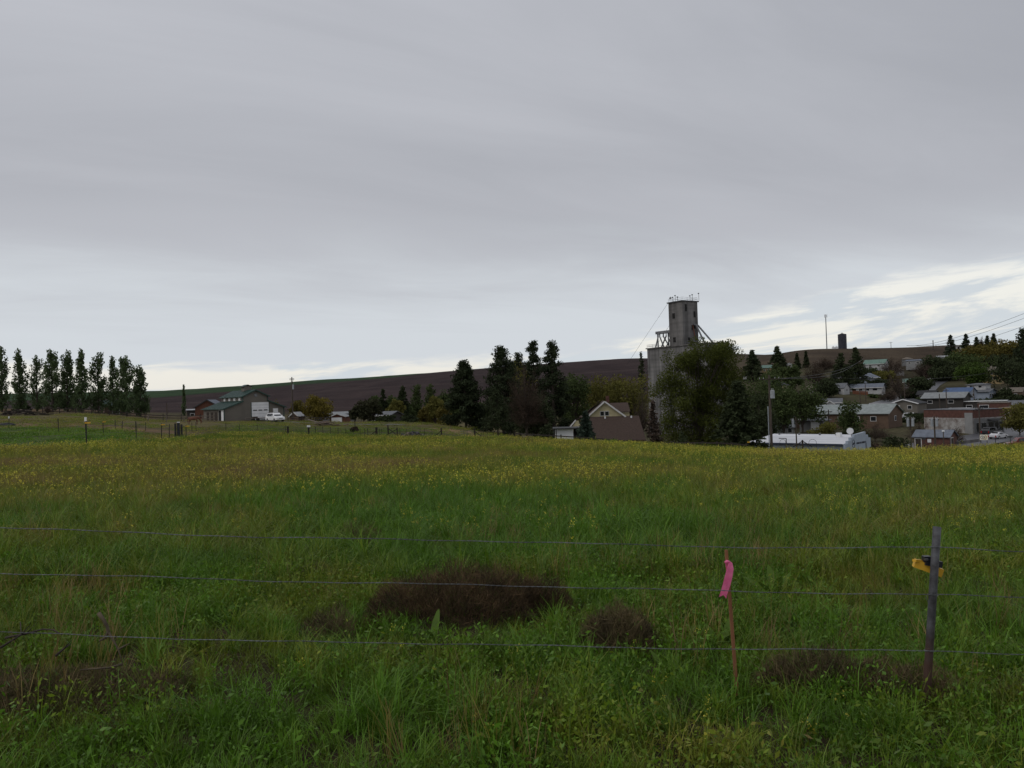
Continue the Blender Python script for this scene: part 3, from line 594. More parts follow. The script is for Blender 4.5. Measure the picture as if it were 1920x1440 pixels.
RF = dict(green=roofm('green_metal', (.045, .105, .085), .45), brown=mat('roof_brown_shingle', (.068, .046, .037), (.046, .031, .025), 3.5, .9, stretch=(1, 1, 3)), grey=roofm('grey', (.22, .23, .25)), dark=roofm('dark', (.055, .056, .062)), metal=roofm('pale_metal', (.42, .47, .46), .5),
          white=roofm('white', (.58, .59, .61), .6), tan=roofm('tan', (.26, .22, .18)), blue=roofm('blue_metal', (.075, .15, .33), .4), silver=roofm('silver', (.36, .38, .39), .5), mint=roofm('mint', (.22, .36, .30), .5), bluegrey=roofm('blue_grey', (.24, .27, .33)))
M_TRIM = mat('trim_white', (.62, .61, .60), (.52, .51, .50), 1, .7)
M_TRIMD = mat('trim_dark', (.05, .05, .05), None, 1, .7)

def window(par, face, W, D, u, z, w, h, name='window', m=None, fm=None, pm=None):
    """frame part with its pane as sub-part, proud of the given face"""
    def box3(t0, t1, ww, hh):
        b_ = MB()
        if face == 'f': b_.box((u, -D / 2 - (t0 + t1) / 2, z), (ww, t1 - t0, hh))
        elif face == 'b': b_.box((u, D / 2 + (t0 + t1) / 2, z), (ww, t1 - t0, hh))
        elif face == 'r': b_.box((W / 2 + (t0 + t1) / 2, u, z), (t1 - t0, ww, hh))
        else: b_.box((-W / 2 - (t0 + t1) / 2, u, z), (t1 - t0, ww, hh))
        return b_
    fr = box3(-.03, .05, w + .24, h + .24).build(name, fm or M_TRIM, par)
    box3(.0501, .075, w, h).build('pane' if name == 'window' else 'panel', pm or M_GLASS, fr)
    return fr
def house(name, label, px, py, d, rel, W, D, H, rise, wall, roof, style='x', eave=.4, wins=(), doors=(), cat='house', trim=None, dz=0.0, rz=None, chimney=None, snap=True, par=None, off=(0, 0, 0), pre=''):
    if par is None:
        p = P(px, py, d); z = G(p.x, p.y) if snap else p.z; DIAG.append((px, py, d, p.z - z - dz))
        o = thing(name, label, cat, (p.x, p.y, z + dz), R(rel) + view_rot(px))
    else: o = par; had = set(q.name for q in par.children)
    wm = W_[wall] if isinstance(wall, str) else wall; rm = RF[roof] if isinstance(roof, str) else roof; B = -2.5
    b_ = MB(); r = MB(); t_ = .12
    if style == 'x':                       # ridge along local x, gables left and right
        b_.prism([(-D / 2, B), (D / 2, B), (D / 2, H), (0, H + rise), (-D / 2, H)], -W / 2, W / 2, 'x')
        sl = rise / (D / 2); e = eave; zz_ = H - sl * e + .10; top = H + rise + .10
        r.slab([(-W / 2 - e, -D / 2 - e, zz_), (W / 2 + e, -D / 2 - e, zz_), (W / 2 + e, 0, top), (-W / 2 - e, 0, top)], t_)
        r.slab([(-W / 2 - e, 0, top + .002), (W / 2 + e, 0, top + .002), (W / 2 + e, D / 2 + e, zz_), (-W / 2 - e, D / 2 + e, zz_)], t_)
    elif style == 'y':                     # ridge runs away from the front, gable faces the front
        b_.prism([(-W / 2, B), (W / 2, B), (W / 2, H), (0, H + rise), (-W / 2, H)], -D / 2, D / 2, 'y')
        sl = rise / (W / 2); e = eave; zz_ = H - sl * e + .10; top = H + rise + .10
        r.slab([(-W / 2 - e, -D / 2 - e, zz_), (0, -D / 2 - e, top), (0, D / 2 + e, top), (-W / 2 - e, D / 2 + e, zz_)], t_)
        r.slab([(0, -D / 2 - e, top + .002), (W / 2 + e, -D / 2 - e, zz_), (W / 2 + e, D / 2 + e, zz_), (0, D / 2 + e, top + .002)], t_)
    elif style == 'hip':
        b_.span(-W / 2, W / 2, -D / 2, D / 2, B, H); e = eave; a = max(0.01, (W - D) / 2); zt = H + rise; z0 = H + .02
        c = [(-W / 2 - e, -D / 2 - e, z0), (W / 2 + e, -D / 2 - e, z0), (W / 2 + e, D / 2 + e, z0), (-W / 2 - e, D / 2 + e, z0), (-a, 0, zt), (a, 0, zt)]
        lo = [(x, y, q - .14) for x, y, q in c[:4]]
        r.add(c + lo, [(0, 1, 5, 4), (1, 2, 5), (2, 3, 4, 5), (3, 0, 4), (6, 7, 1, 0), (7, 8, 2, 1), (8, 9, 3, 2), (9, 6, 0, 3), (9, 8, 7, 6)])
    elif style == 'flat':
        b_.span(-W / 2, W / 2, -D / 2, D / 2, B, H); e = eave
        r.slab([(-W / 2 - e, -D / 2 - e, H + .18), (W / 2 + e, -D / 2 - e, H + .18), (W / 2 + e, D / 2 + e, H + .18 + rise), (-W / 2 - e, D / 2 + e, H + .18 + rise)], .16 if rise == 0 else .16)
        if rise: b_.prism([(-D / 2, H - .01), (D / 2, H - .01), (D / 2, H + rise * D / (D + 2 * e))], -W / 2 + .01, W / 2 - .01, 'x')
    b_.build(pre + 'wall', wm, o); ro = r.build(pre + 'roof', rm, o)
    if trim and style == 'y':
        for sx in (-1, 1):
            MB().beam((sx * (W / 2 + eave), -D / 2 - eave - .04, zz_ - .06), (0, -D / 2 - eave - .04, top - .06), .06, .26).build('bargeboard', trim, ro)
    elif trim:
        MB().box((0, -D / 2 - eave - .04, (zz_ if style == 'x' else H + (.02 if style == 'hip' else .1)) - .08), (W + 2 * eave, .06, .22)).build('fascia', trim, ro)
    for q in wins: window(o, q[0], W, D, *q[1:])
    for q in doors: window(o, q[0], W, D, *q[1:5], name='door', pm=q[5] if len(q) > 5 else M_WOODDK)
    if chimney: MB().box((chimney[0], chimney[1], H + rise * .8 + .4), (.6, .6, 1.8)).build('chimney', W_['brick'], ro)
    if par is not None:
        for q in par.children:
            if q.name not in had: q.location = off
    return o

# --- the green roofed barn
_br = R(24) + view_rot(478); bp_ = P(478, 787, 165) - Vector((math.sin(_br), -math.cos(_br), 0)) * 5.5
barn = thing('barn', 'grey barn with stepped green metal roof, white roll door and star', 'barn', (bp_.x, bp_.y, G(bp_.x, bp_.y)), R(24) + view_rot(478))
WB, DB = 13.0, 11.0; c0, c1 = -2.55, 2.85; xl, xr = -WB / 2, WB / 2
hc, hap, hl, ho = 5.0, 6.25, 3.95, 2.55
MB().prism([(xl, -1.5), (xr, -1.5), (xr, ho), (c1, hl), (c1, hc), ((c0 + c1) / 2, hap), (c0, hc), (c0, hl), (xl, ho)], -DB / 2, DB / 2, 'y').build('wall', W_['beige'], barn)
e = .45; ms = (hap - hc) / ((c1 - c0) / 2); cm = (c0 + c1) / 2
for nm, q in (('roof', [(c0 - e, -DB / 2 - e, hc - ms * e + .1), (cm, -DB / 2 - e, hap + .1), (cm, DB / 2 + e, hap + .1), (c0 - e, DB / 2 + e, hc - ms * e + .1)]),
              ('roof', [(cm, -DB / 2 - e, hap + .103), (c1 + e, -DB / 2 - e, hc - ms * e + .1), (c1 + e, DB / 2 + e, hc - ms * e + .1), (cm, DB / 2 + e, hap + .103)]),
              ('lean_to_roof', [(xl - e, -DB / 2 - e, ho - .16 + .1), (c0 - .02, -DB / 2 - e, hl + .1), (c0 - .02, DB / 2 + e, hl + .1), (xl - e, DB / 2 + e, ho - .16 + .1)]),
              ('lean_to_roof', [(c1 + .02, -DB / 2 - e, hl + .1), (xr + e, -DB / 2 - e, ho - .16 + .1), (xr + e, DB / 2 + e, ho - .16 + .1), (c1 + .02, DB / 2 + e, hl + .1)])):
    rr = MB().slab(q, .12).build(nm, RF['green'], barn)
    for k in range(14):                                     # standing seams
        f = (k + .5) / 14; a = Vector(q[0]).lerp(Vector(q[3]), f); b2 = Vector(q[1]).lerp(Vector(q[2]), f)
        MB().beam(a + Vector((0, 0, .02)), b2 + Vector((0, 0, .02)), .04, .05).build('roof_seam', RF['green'], rr)
M_TRIMG = mat('trim_green', (.035, .075, .062), None, 1, .6)
for a, b2 in (((xl - e, hl * 0 + ho - .16), (c0, hl)), ((c1, hl), (xr + e, ho - .16)), ((c0 - e, hc - ms * e), (cm, hap)), ((cm, hap), (c1 + e, hc - ms * e))):
    MB().beam((a[0], -DB / 2 - e - .035, a[1]), (b2[0], -DB / 2 - e - .035, b2[1]), .06, .22).build('bargeboard', M_TRIMG, barn)
for x in (xl, xr, c0, c1): MB().box((x, -DB / 2 - .04, (ho if x in (xl, xr) else (hl + hc) / 2) / (2 if x in (xl, xr) else 1)), (.16, .08, ho if x in (xl, xr) else hc - hl)).build('corner_trim', M_TRIMG, barn)
cup = MB().box((cm, -1.2, hap + .35), (1.5, 1.5, 1.1)).build('cupola', W_['beige'], barn)
cr_ = MB().slab([(cm - 1.1, -2.2, hap + .85), (cm, -2.2, hap + 1.25), (cm, -.2, hap + 1.25), (cm - 1.1, -.2, hap + .85)], .09).slab([(cm, -2.2, hap + 1.252), (cm + 1.1, -2.2, hap + .85), (cm + 1.1, -.2, hap + .85), (cm, -.2, hap + 1.252)], .09).build('cupola_roof', RF['green'], cup)
gd = MB().box((1.2, -DB / 2 - .03, 1.75), (4.0, .06, 3.7)).build('roll_door', M_TRIMG, barn)
for k in range(6):
    MB().box((1.2, -DB / 2 - .085, .36 + k * .6), (3.72, .05, .575)).build('door_panel', M_WHITE, gd)
for k in range(3): MB().box((.05 + k * 1.15, -DB / 2 - .115, 2.0), (.85, .012, .20)).build('door_window', M_GLASS, gd)
st = MB(); pts = []
for k in range(10):
    a = math.pi / 2 + k * math.pi / 5; r_ = .55 if k % 2 == 0 else .23; pts.append((.15 + cm + r_ * math.cos(a), hap - 1.1 + r_ * math.sin(a)))
st.prism(pts, -DB / 2 - .10, -DB / 2 - .02, 'y').build('star', M_STEEL, barn)
window(barn, 'f', WB, DB, 4.6, 1.7, .9, .9, pm=M_WHITE)
for k in range(4): window(barn, 'l', -2 * c0, DB, -4 + k * 2.6, 4.4, .8, .4, pm=M_WHITE)
window(barn, 'l', WB, DB, -4.8, 1.15, .9, 2.1, name='door', pm=M_WHITE); window(barn, 'l', WB, DB, -3.5, 1.15, 1.2, 2.1, name='door', pm=M_DARK)
for k in range(3): window(barn, 'l', WB, DB, -1.4 + k * 2.2, 1.0, 1.3, 1.7, name='door', pm=M_WOODDK, fm=M_WOOD)

house('red_barn', 'old red board barn with grey metal roof behind the green barn', 397, 772, 205, -14, 6.0, 8.5, 3.0, 1.8, 'red', 'bluegrey', 'y', .35, trim=M_TRIMD, cat='barn')
house('open_shed', 'low open shed with white roof left of the red barn', 368, 772, 215, 0, 4.6, 4.0, 2.0, .25, 'dark', 'white', 'flat', .3, cat='shed', wins=[('f', -1, .9, .9, .5), ('f', .9, 1.0, 1.1, .4)])
house('horse_shed', 'small dark shed with green roof behind the poplar trunks', 214, 776, 212, 8, 5.0, 4.0, 2.3, 1.2, 'brown', 'green', 'x', .35, doors=[('f', .2, .95, 1.6, 2.0, M_DARK)], cat='shed')
house('lumber_shed', 'small pale roofed shed right of the utility pole', 557, 777, 205, -35, 2.6, 2.6, 1.3, 1.0, 'brown', 'white', 'y', .25, trim=M_TRIM, cat='shed')
house('storage_building', 'long low building with silver roof beyond the golden tree', 632, 772, 300, 0, 14, 6, 2.6, .7, 'grey', 'silver', 'x', .3, cat='building', wins=[('f', 3.5, 1.4, 1.6, .7), ('f', 5.6, 1.4, 1.0, .7)], dz=1.0)
house('red_garage', 'small red garage with white door and pale roof edge', 638, 791, 215, -18, 4.4, 4.6, 1.7, .75, 'red', 'silver', 'y', .3, trim=M_TRIM, cat='garage', doors=[('f', -.2, .72, 2.7, 1.3, M_WHITE)])
house('ranch_house', 'dark low house with pale roof edges among the junipers', 722, 790, 208, -32, 7.0, 6.0, 2.0, .9, 'dark', 'grey', 'x', .4, trim=M_TRIM, wins=[('f', -1.5, 1.2, .9, .8), ('f', 1.6, 1.2, .9, .8)])

# --- the brown roofed house
k = 135 / FPX; hp = P(1150, 822, 135); zb = G(hp.x, hp.y)
bh = thing('brown_roofed_house', 'cream gabled house with big brown shingle roof', 'house', (hp.x, hp.y, zb), view_rot(1150))
def hz(py): return P(1150, py, 135).z - zb
def hx(px): return (px - 1150) * k
# front wing: broad shingle slope facing the field
x0, x1 = hx(1062), hx(1209); ze, zr = hz(824), hz(781)
MB().span(x0 + .6, x1 - .5, -2.2, 3.6, -2, ze + .25).build('wall', W_['cream'], bh)
fr = MB().slab([(x0, -2.8, ze), (x1, -2.8, ze), (hx(1199), 1.6, zr), (hx(1098), 1.6, zr)], .16).slab([(hx(1098), 1.6, zr), (hx(1199), 1.6, zr), (x1, 5, ze), (x0, 5, ze)], .16).build('front_roof', RF['brown'], bh)
MB().slab([(x0, 5, ze), (hx(1098), 1.6, zr), (x0, -2.8, ze)], .14).slab([(x1, -2.8, ze), (hx(1199), 1.6, zr), (x1, 5, ze)], .14).build('hip_roof', RF['brown'], fr)
for q in (1136, 1185): MB().tube([(hx(q), 1.2, zr - .35), (hx(q), 1.2, zr + .02)], .13, 8).build('roof_vent', M_WHITE, fr)
# cream gable with its pair of windows, steep roof behind it
ga, gl, gr = hx(1136), hx(1101), hx(1174); zt = hz(752)
MB().prism([(gl + .5, zr - 1.5), (gr - .5, zr - 1.5), (gr - .5, zr + .1), (ga, zt - .25), (gl + .5, zr + .1)], 1.9, 6, 'y').build('gable', W_['cream'], bh)
gR = MB().slab([(gl - .1, 1.5, zr - .12), (ga, 1.5, zt), (ga - .4, 8.0, zt + .1), (gl - 1.6, 8.0, zr - .1)], .12).slab([(ga, 1.5, zt + .003), (gr + .1, 1.5, zr - .12), (gr + .1, 8, zr - .12), (ga - .4, 8, zt + .103)], .12).build('gable_roof', RF['brown'], bh)
for a, b2 in ((gl - .1, ga), (gr + .1, ga)): MB().beam((a, 1.45, zr - .16), (b2, 1.45, zt - .05), .08, .26).build('bargeboard', M_TRIM, gR)
for q in (1130.5, 1139.5):
    w_ = MB().box((hx(q), 1.88, zr + .52), (.78, .08, .84)).build('window', M_TRIM, bh); MB().box((hx(q), 1.83, zr + .52), (.62, .03, .68)).build('pane', M_GLASS, w_)
# main roof behind
MB().slab([(hx(1089), 4.0, zr - .2), (hx(1124), 4.4, zt + .1), (hx(1124), 9, zt + .05), (hx(1089), 9, zr)], .12).build('main_roof', RF['brown'], bh)
MB().slab([(hx(1145), 3.6, hz(773)), (hx(1184), 3.6, hz(773)), (hx(1180), 6.2, hz(756)), (hx(1145), 6.2, hz(756))], .12).build('side_roof', RF['brown'], bh)
MB().span(hx(1146), hx(1182), 3.9, 6.1, 1, hz(775)).build('side_wall', W_['cream'], bh)
MB().span(hx(1090), hx(1140), 4.6, 8.8, 0, zr - .15).build('back_wall', W_['cream'], bh)
# little left gable
lg = MB().prism([(hx(1069), hz(806)), (hx(1094), hz(806)), (hx(1085), hz(787)), (hx(1082), hz(787))], -2.0, 1, 'y').build('porch_gable', W_['cream'], bh)
MB().beam((hx(1066), -2.1, hz(803)), (hx(1082), -2.1, hz(785)), .07, .22).build('bargeboard', M_TRIM, lg)
MB().slab([(hx(1056), -2.3, hz(806)), (hx(1082), -1.9, hz(784)), (hx(1090), 2.2, hz(780)), (hx(1066), 2.2, hz(803))], .12).build('porch_roof', RF['brown'], lg)
MB().box((hx(1141), 6.5, zt + .3), (.6, .6, 1.2)).build('chimney', W_['brick'], bh)
# carport
cp = P(1057, 824, 110); kk = 110 / FPX
cpo = thing('carport', 'white walled carport with dark flat roof beside the brown house', 'carport', (cp.x, cp.y, G(cp.x, cp.y)), view_rot(1057))
zt_ = P(1057, 803, 110).z - G(cp.x, cp.y)
MB().span(-1.15, 1.35, .0, .12, -.5, zt_ - .05).build('wall', M_WHITE, cpo); MB().slab([(-1.5, -.6, zt_ + .05), (2.9, -.6, zt_ + .05), (2.9, 3, zt_ + .1), (-1.5, 3, zt_ + .1)], .14).build('roof', M_TRIMD, cpo)
for x in (-1.3, -1.0, 2.7): MB().box((x, -.45, zt_ / 2 - .3), (.12, .12, zt_ + .5)).build('post', M_TRIMD, cpo)
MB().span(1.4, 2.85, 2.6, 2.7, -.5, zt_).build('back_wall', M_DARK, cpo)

# --- the concrete grain elevator, turned 45 degrees to the view
cc = P(1330, 820, 255); el = thing('grain_elevator', 'tall weathered concrete grain elevator with square head house', 'elevator', (cc.x, cc.y, G(cc.x, cc.y)), view_rot(1270) - R(45))
# local axes: the near corner at the origin; -x runs to the far left along the front face (y = 0 faces front-left after turning)
LE, DE = 27.5, 9.6; zt = P(1212, 654, 275).z - el.location.z
main = MB().span(-LE, 0, 0, DE, -2, zt).build('silo_block', M_CONC2, el)
for x in [-LE + .45, -LE * .80, -LE * .615, -LE * .40, -LE * .20, -.45]: MB().box((x, -.05, zt / 2 - 1), (.35 if x > -LE + 1 else .9, .10, zt + 2)).build('pilaster', M_CONC2, main)
for y in (1, 4.5, 8): MB().box((.12, y, zt / 2 - 1), (.24, .7, zt + 2)).build('pilaster', M_CONC2, main)
MB().span(-LE - .35, .35, -.5, DE + .35, zt, zt + .35).build('roof_slab', M_CONC, el)
MB().box((-LE * .60, -.42, zt * .31), (.50, .24, zt * .62)).build('downpipe', M_DKSTEEL, el)
MB().span(-LE * .62, 2, -2.6, -.3, -1, 1.6).build('loading_dock', M_CONC, el)
TX0, TX1, TY0, TY1 = -17.4, -10.9, 1.0, 8.2
zh = P(1279, 567, 268).z - el.location.z
hd = MB().span(TX0, TX1, TY0, TY1, zt + .3, zh).build('head_house', M_CONC, el)
for x, z0, w_, h_ in ((-15.0, .70, 1.3, 1.9), (-15.0, .16, 1.2, 1.7), ):
    q = MB().box((x, TY0 - .03, zt + (zh - zt) * z0), (w_ + .2, .10, h_ + .2)).build('window', M_CONC2, hd); MB().box((x, TY0 - .09, zt + (zh - zt) * z0), (w_, .04, h_)).build('pane', M_DARK, q)
for y, z0, w_, h_ in ((2.6, .86, .9, 2.4), (6.6, .72, .9, 2.0), (5.2, .42, .5, 1.6), (3.6, .14, 1.0, 1.6), (6.4, .44, 1.1, 1.4)):
    q = MB().box((TX1 + .03, y, zt + (zh - zt) * z0), (.10, w_ + .15, h_ + .15)).build('window', M_CONC2, hd); MB().box((TX1 + .09, y, zt + (zh - zt) * z0), (.04, w_, h_)).build('pane', M_DARK, q)
MB().span(TX0 - .4, TX1 + .4, TY0 - .4, TY1 + .4, zh, zh + .35).build('head_roof', M_DKSTEEL, hd)
ra = MB(); zr_ = zh + .35
cs = [(TX0, TY0), (TX1, TY0), (TX1, TY1), (TX0, TY1), (TX0, TY0)]
for a, b2 in zip(cs[:-1], cs[1:]):
    for hh in (.55, 1.1): ra.tube([(a[0], a[1], zr_ + hh), (b2[0], b2[1], zr_ + hh)], .035, 4)
    for f in (0, .33, .66): ra.tube([(a[0] + (b2[0] - a[0]) * f, a[1] + (b2[1] - a[1]) * f, zr_), (a[0] + (b2[0] - a[0]) * f, a[1] + (b2[1] - a[1]) * f, zr_ + 1.1)], .04, 4)
ra.build('roof_railing', M_STEEL, hd)
for x, y, h_ in ((-15.8, 1.6, 1.6), (-14.4, 1.4, 2.0), (-13.2, 1.3, 1.4), (-10.6, 4.5, 1.6), (-10.6, 5.6, 2.0), (-10.5, 8.6, 2.6)):
    m_ = MB().tube([(x, y, zr_), (x, y, zr_ + h_)], .06, 5).build('antenna_mast', M_DKSTEEL, hd); MB().box((x, y - .1, zr_ + h_), (.45, .25, .3)).build('antenna', M_DKSTEEL, m_)
dm = MB().tube([(-16.4, 1.4, zr_ + 1.3), (-16.4, 1.15, zr_ + 1.35), (-16.4, 1.0, zr_ + 1.4)], [.15, .42, .5], 10).build('dish', M_STEEL, hd)
# gallery and spout legs on the roof left of the head house
ga_ = MB().box((-21.6, 3.0, zt + 5.6), (8.0, 1.4, .95)).build('conveyor_gallery', M_STEEL, el)
for x, dx_ in ((-25.0, -1.2), (-24.2, 1.5), (-22.4, 2.2), (-21.0, -2.0), (-19.4, 1.4), (-18.3, -2.2), (-25.2, .1), (-20.0, .1)):
    MB().tube([(x, 3.0, zt + 5.3), (x, 3.0, zt + 4.2), (x + dx_, 3.0 + .3 * dx_, zt + .3)], .24, 6).build('grain_spout', M_STEEL, el)
for y, ex, ey, l_ in ((6.0, 5.2, 0, 6.5), (6.8, 7.4, 1.2, 8.5)):
    MB().tube([(TX1, y, zt + 7.4), (TX1 + 1.2, y + .1, zt + 6.9), (TX1 + ex, y + ey, zt - .2)], .30, 7).build('outer_spout', M_STEEL, el)
MB().tube([(TX1, 5.6, zt + 7.2), (TX1 + 1.0, 5.5, zt + 3)], .16, 5).build('outer_spout', mat('rusty_pipe', (.16, .06, .04), None, 3, .8), el)
rr = MB()
for a, b2 in (((-LE, -.1), (-LE * .80, -.1)), ((-LE, -.1), (-LE, DE)), ((-9, -.1), (-1, -.1))):
    for hh in (.55, 1.1): rr.tube([(a[0], a[1], zt + .35 + hh), (b2[0], b2[1], zt + .35 + hh)], .04, 4)
    for f in (0, .5, 1): rr.tube([(a[0] + (b2[0] - a[0]) * f, a[1] + (b2[1] - a[1]) * f, zt + .3), (a[0] + (b2[0] - a[0]) * f, a[1] + (b2[1] - a[1]) * f, zt + 1.5)], .05, 4)
rr.build('railing', M_STEEL, el)
for yy, ex in ((TY0, -37.5), (TY1, -36)): MB().tube([(TX0 - .3, yy, zh), (ex, yy - 2, zt - 5)], .045, 4).build('guy_wire', M_DKSTEEL, el)
MB().tube([(-LE, .6, zt * .80), (-LE - 4.6, 1.8, zt * .62)], .16, 6).build('side_pipe', M_STEEL, el)

# --- the white roofed building with the stepped end wall
wb = P(1515, 838, 128); zw = G(wb.x, wb.y); wbo = thing('white_roofed_building', 'long low building with white roof and stepped grey gable bearing a sign', 'building', (wb.x, wb.y, zw), view_rot(1515) + R(-24))
We, De = 15.4, 9.0; zE = P(1500, 832, 124).z - zw; zR = P(1500, 814, 133).z - zw
MB().span(-We / 2, We / 2, -De / 2, De / 2, -1, zE).build('wall', M_GREYBLUE, wbo)
wr = MB().slab([(-We / 2 - .3, -De / 2 - .4, zE + .1), (We / 2 - .02, -De / 2 - .4, zE + .1), (We / 2 - .02, De / 2, zR), (-We / 2 - .3, De / 2, zR)], .14).build('roof', M_WHROOF, wbo)
MB().box((-.15, -De / 2 - .43, zE - .02), (We, .05, .22)).build('fascia', mat('fascia_blue', (.05, .06, .10), None, 1, .6), wr)
for x in (-6.5, -3, .5, 3.2): MB().tube([(x, De / 2 - 1, zR - .3), (x, De / 2 - 1, zR + .25)], .16, 6).build('roof_vent', M_STEEL, wr)
MB().box((4.3, De / 2 - 2.6, zR - .05), (.7, .7, .9)).build('air_unit', M_WHITE, wr)
sdh = MB().tube([(6.1, De / 2 - 2.2, zR - .3), (6.1, De / 2 - 2.2, zR + .5)], .05, 5).build('dish_post', M_STEEL, wr); MB().tube([(6.1, De / 2 - 2.5, zR + .72), (6.14, De / 2 - 2.75, zR + .72), (6.2, De / 2 - 2.9, zR + .72)], [.1, .42, .52], 12).build('satellite_dish', M_WHITE, sdh)
yb = -De / 2 - .5; DW = De + 1.0; steps = [(0, zE + .1), (.09, zE + .1), (.09, zE + .5), (.20, zE + .5), (.20, zE + .95), (.34, zE + .95), (.34, zE + 1.3), (.80, zE + 1.55), (.80, zE + 1.0), (.90, zE + 1.0), (.90, zE + .5), (1, zE + .5)]
ew = MB().prism([(yb, -1)] + [(yb + f * DW, z) for f, z in steps] + [(yb + DW, -1)], We / 2, We / 2 + .35, 'x').build('stepped_end_wall', M_GREYBLUE, wbo)
M_INK = mat('sign_ink', (.012, .014, .03), None, 1, .7)
X1 = We / 2 + .362; zs = zE - .05; rng = np.random.RandomState(3); y_ = yb + DW * .42; lt = MB()
words = [7, 6, 1, 8, 0, 2]
for wl in (6, 6, 8, 2):
    for _ in range(wl):
        wd_ = .17; nb = rng.randint(2, 4)
        lt.box((X1, y_ + .03, zs), (.02, .05, .30))
        if nb > 1: lt.box((X1, y_ + .07, zs + (.12 if rng.rand() < .5 else -.12)), (.02, .12, .06))
        if nb > 2: lt.box((X1, y_ + .12, zs), (.02, .045, .26))
        y_ += wd_ * .92
    y_ += .16
lt.build('sign_lettering', M_INK, ew)
lg = MB(); ring = []
yc = yb + DW * .30
for q in range(20):
    a = q / 20 * 2 * math.pi; a2 = (q + 1) / 20 * 2 * math.pi
    lg.beam((X1, yc + math.cos(a) * .48, zs + math.sin(a) * .62), (X1, yc + math.cos(a2) * .48, zs + math.sin(a2) * .62), .05, .05)
for dy_, h_ in ((-.22, .2), (.0, .36), (.24, .22), (.36, .12)): lg.box((X1, yc + dy_, zs + dy_ * .25), (.02, .2, h_))
lg.build('sign_emblem', M_INK, ew)
MB().box((X1, yb + DW * .80, zE - 1.0), (.03, .28, 1.5)).build('side_door', M_DKSTEEL, ew)

# --- the rest of the town
house('metal_roofed_hall', 'long hall with pale metal roof and brown gable end', 1606, 806, 200, -22, 19, 9, 3.0, 2.0, 'brown', 'metal', 'x', .5, cat='building', dz=.6, wins=[('f', -6, 1.6, 1.2, 1), ('f', -2, 1.6, 1.2, 1), ('f', 2, 1.6, 1.2, 1), ('f', 6, 1.6, 1.2, 1), ('r', 0, 1.6, 1, 1)])
house('low_annex', 'low grey hip roofed annex left of the metal roofed hall', 1528, 808, 192, -15, 5.5, 6, 2.2, .9, 'grey', 'grey', 'hip', .4, cat='building', doors=[('f', .9, 1.0, 1.8, 1.9, M_WHITE)], dz=.4)
house('flat_white_building', 'small white flat roofed block behind the metal roofed hall', 1655, 782, 215, 0, 6.2, 5, 2.4, 0, 'white', 'white', 'flat', .1, cat='building', dz=2.0, wins=[('r', 0, 1.5, 1, .8)])
hcot = house('porch_cottage', 'pale blue cottage with a white gabled porch facing the street', 1556, 768, 250, 0, 7.0, 6, 2.5, 1.2, 'blue', 'grey', 'x', .4, wins=[('f', -2.6, 1.3, .8, 1.0), ('f', 2.6, 1.3, .8, 1.0)], trim=M_TRIM)
house('', '', 0, 0, 0, 0, 2.6, 1.2, 2.1, .9, 'white', 'bluegrey', 'y', .3, wins=[('f', -.65, 1.2, .8, 1.2), ('f', .65, 1.2, .8, 1.2)], trim=M_TRIM, par=hcot, off=(0, -3.6, 0), pre='porch_')
hwh = house('white_house', 'white house with grey roof and lean-to porch on the slope', 1573, 746, 320, -20, 6.5, 6.0, 2.4, 1.7, 'white', 'grey', 'x', .35, wins=[('f', 1.6, 1.3, .8, .9), ('r', 0, 1.4, .8, .9)])
house('', '', 0, 0, 0, 0, 4.4, 2.2, 1.7, .7, 'dark', 'white', 'flat', .25, wins=[('f', -1, .9, .8, .7)], par=hwh, off=(-1.0, -4.3, 0), pre='porch_')
house('garden_shed', 'tiny white shed left of the white house', 1550, 747, 318, 0, 1.6, 1.6, 1.6, .1, 'white', 'white', 'flat', .1, cat='shed', doors=[('f', 0, .8, .7, 1.4, M_WHITE)])
house('long_white_house', 'long white bungalow with grey roof and blue window band', 1627, 745, 332, -12, 12.5, 6.5, 2.3, 1.5, 'white', 'bluegrey', 'x', .5, trim=M_TRIM, wins=[('f', -4.6, 1.4, 1.6, .8), ('f', -2.0, 1.4, 1.4, .8), ('f', .8, 1.4, 1.2, .9), ('f', 3.6, 1.4, 1.8, .9), ('r', 0, 1.4, 1, 1)])
house('hip_roofed_house', 'grey hip roofed house above the long white bungalow', 1631, 732, 372, 8, 7.5, 6.5, 2.9, 2.3, 'blue', 'bluegrey', 'hip', .6, wins=[('f', -1.5, 1.6, .8, 1), ('f', 1.0, 1.6, .8, 1)], dz=.8, trim=M_TRIM)
house('green_roofed_house', 'wide house with mint green roof high on the slope', 1643, 692, 440, -18, 11, 7, 2.6, 2.2, 'white', 'mint', 'x', .5, trim=M_TRIM, wins=[('f', -2, 1.4, 1.2, 1), ('f', 2.5, 1.4, 1.2, 1), ('r', 0, 1.8, 1, 1)], dz=2.0)
house('small_blue_house', 'small blue house half hidden beside the big conifers', 1613, 712, 405, -20, 4.5, 5, 2.6, 1.4, 'blue', 'tan', 'x', .3, wins=[('f', 0, 1.4, .8, .9)], dz=2.0)
house('trailer_home', 'long pale trailer home with silver roof on the slope', 1716, 692, 450, -10, 8.5, 4.5, 2.6, .6, 'ltgrey', 'bluegrey', 'x', .3, wins=[('f', -2.5, 1.4, 1.2, .8), ('f', 1.8, 1.4, 1.4, .8)], dz=3.2)
house('tan_house', 'small tan roofed house above the pale trailer home', 1701, 680, 478, 0, 6.0, 5, 2.2, 1.2, 'grey', 'tan', 'hip', .4, wins=[('f', 0, 1.2, 1.0, .8)], dz=2.0)
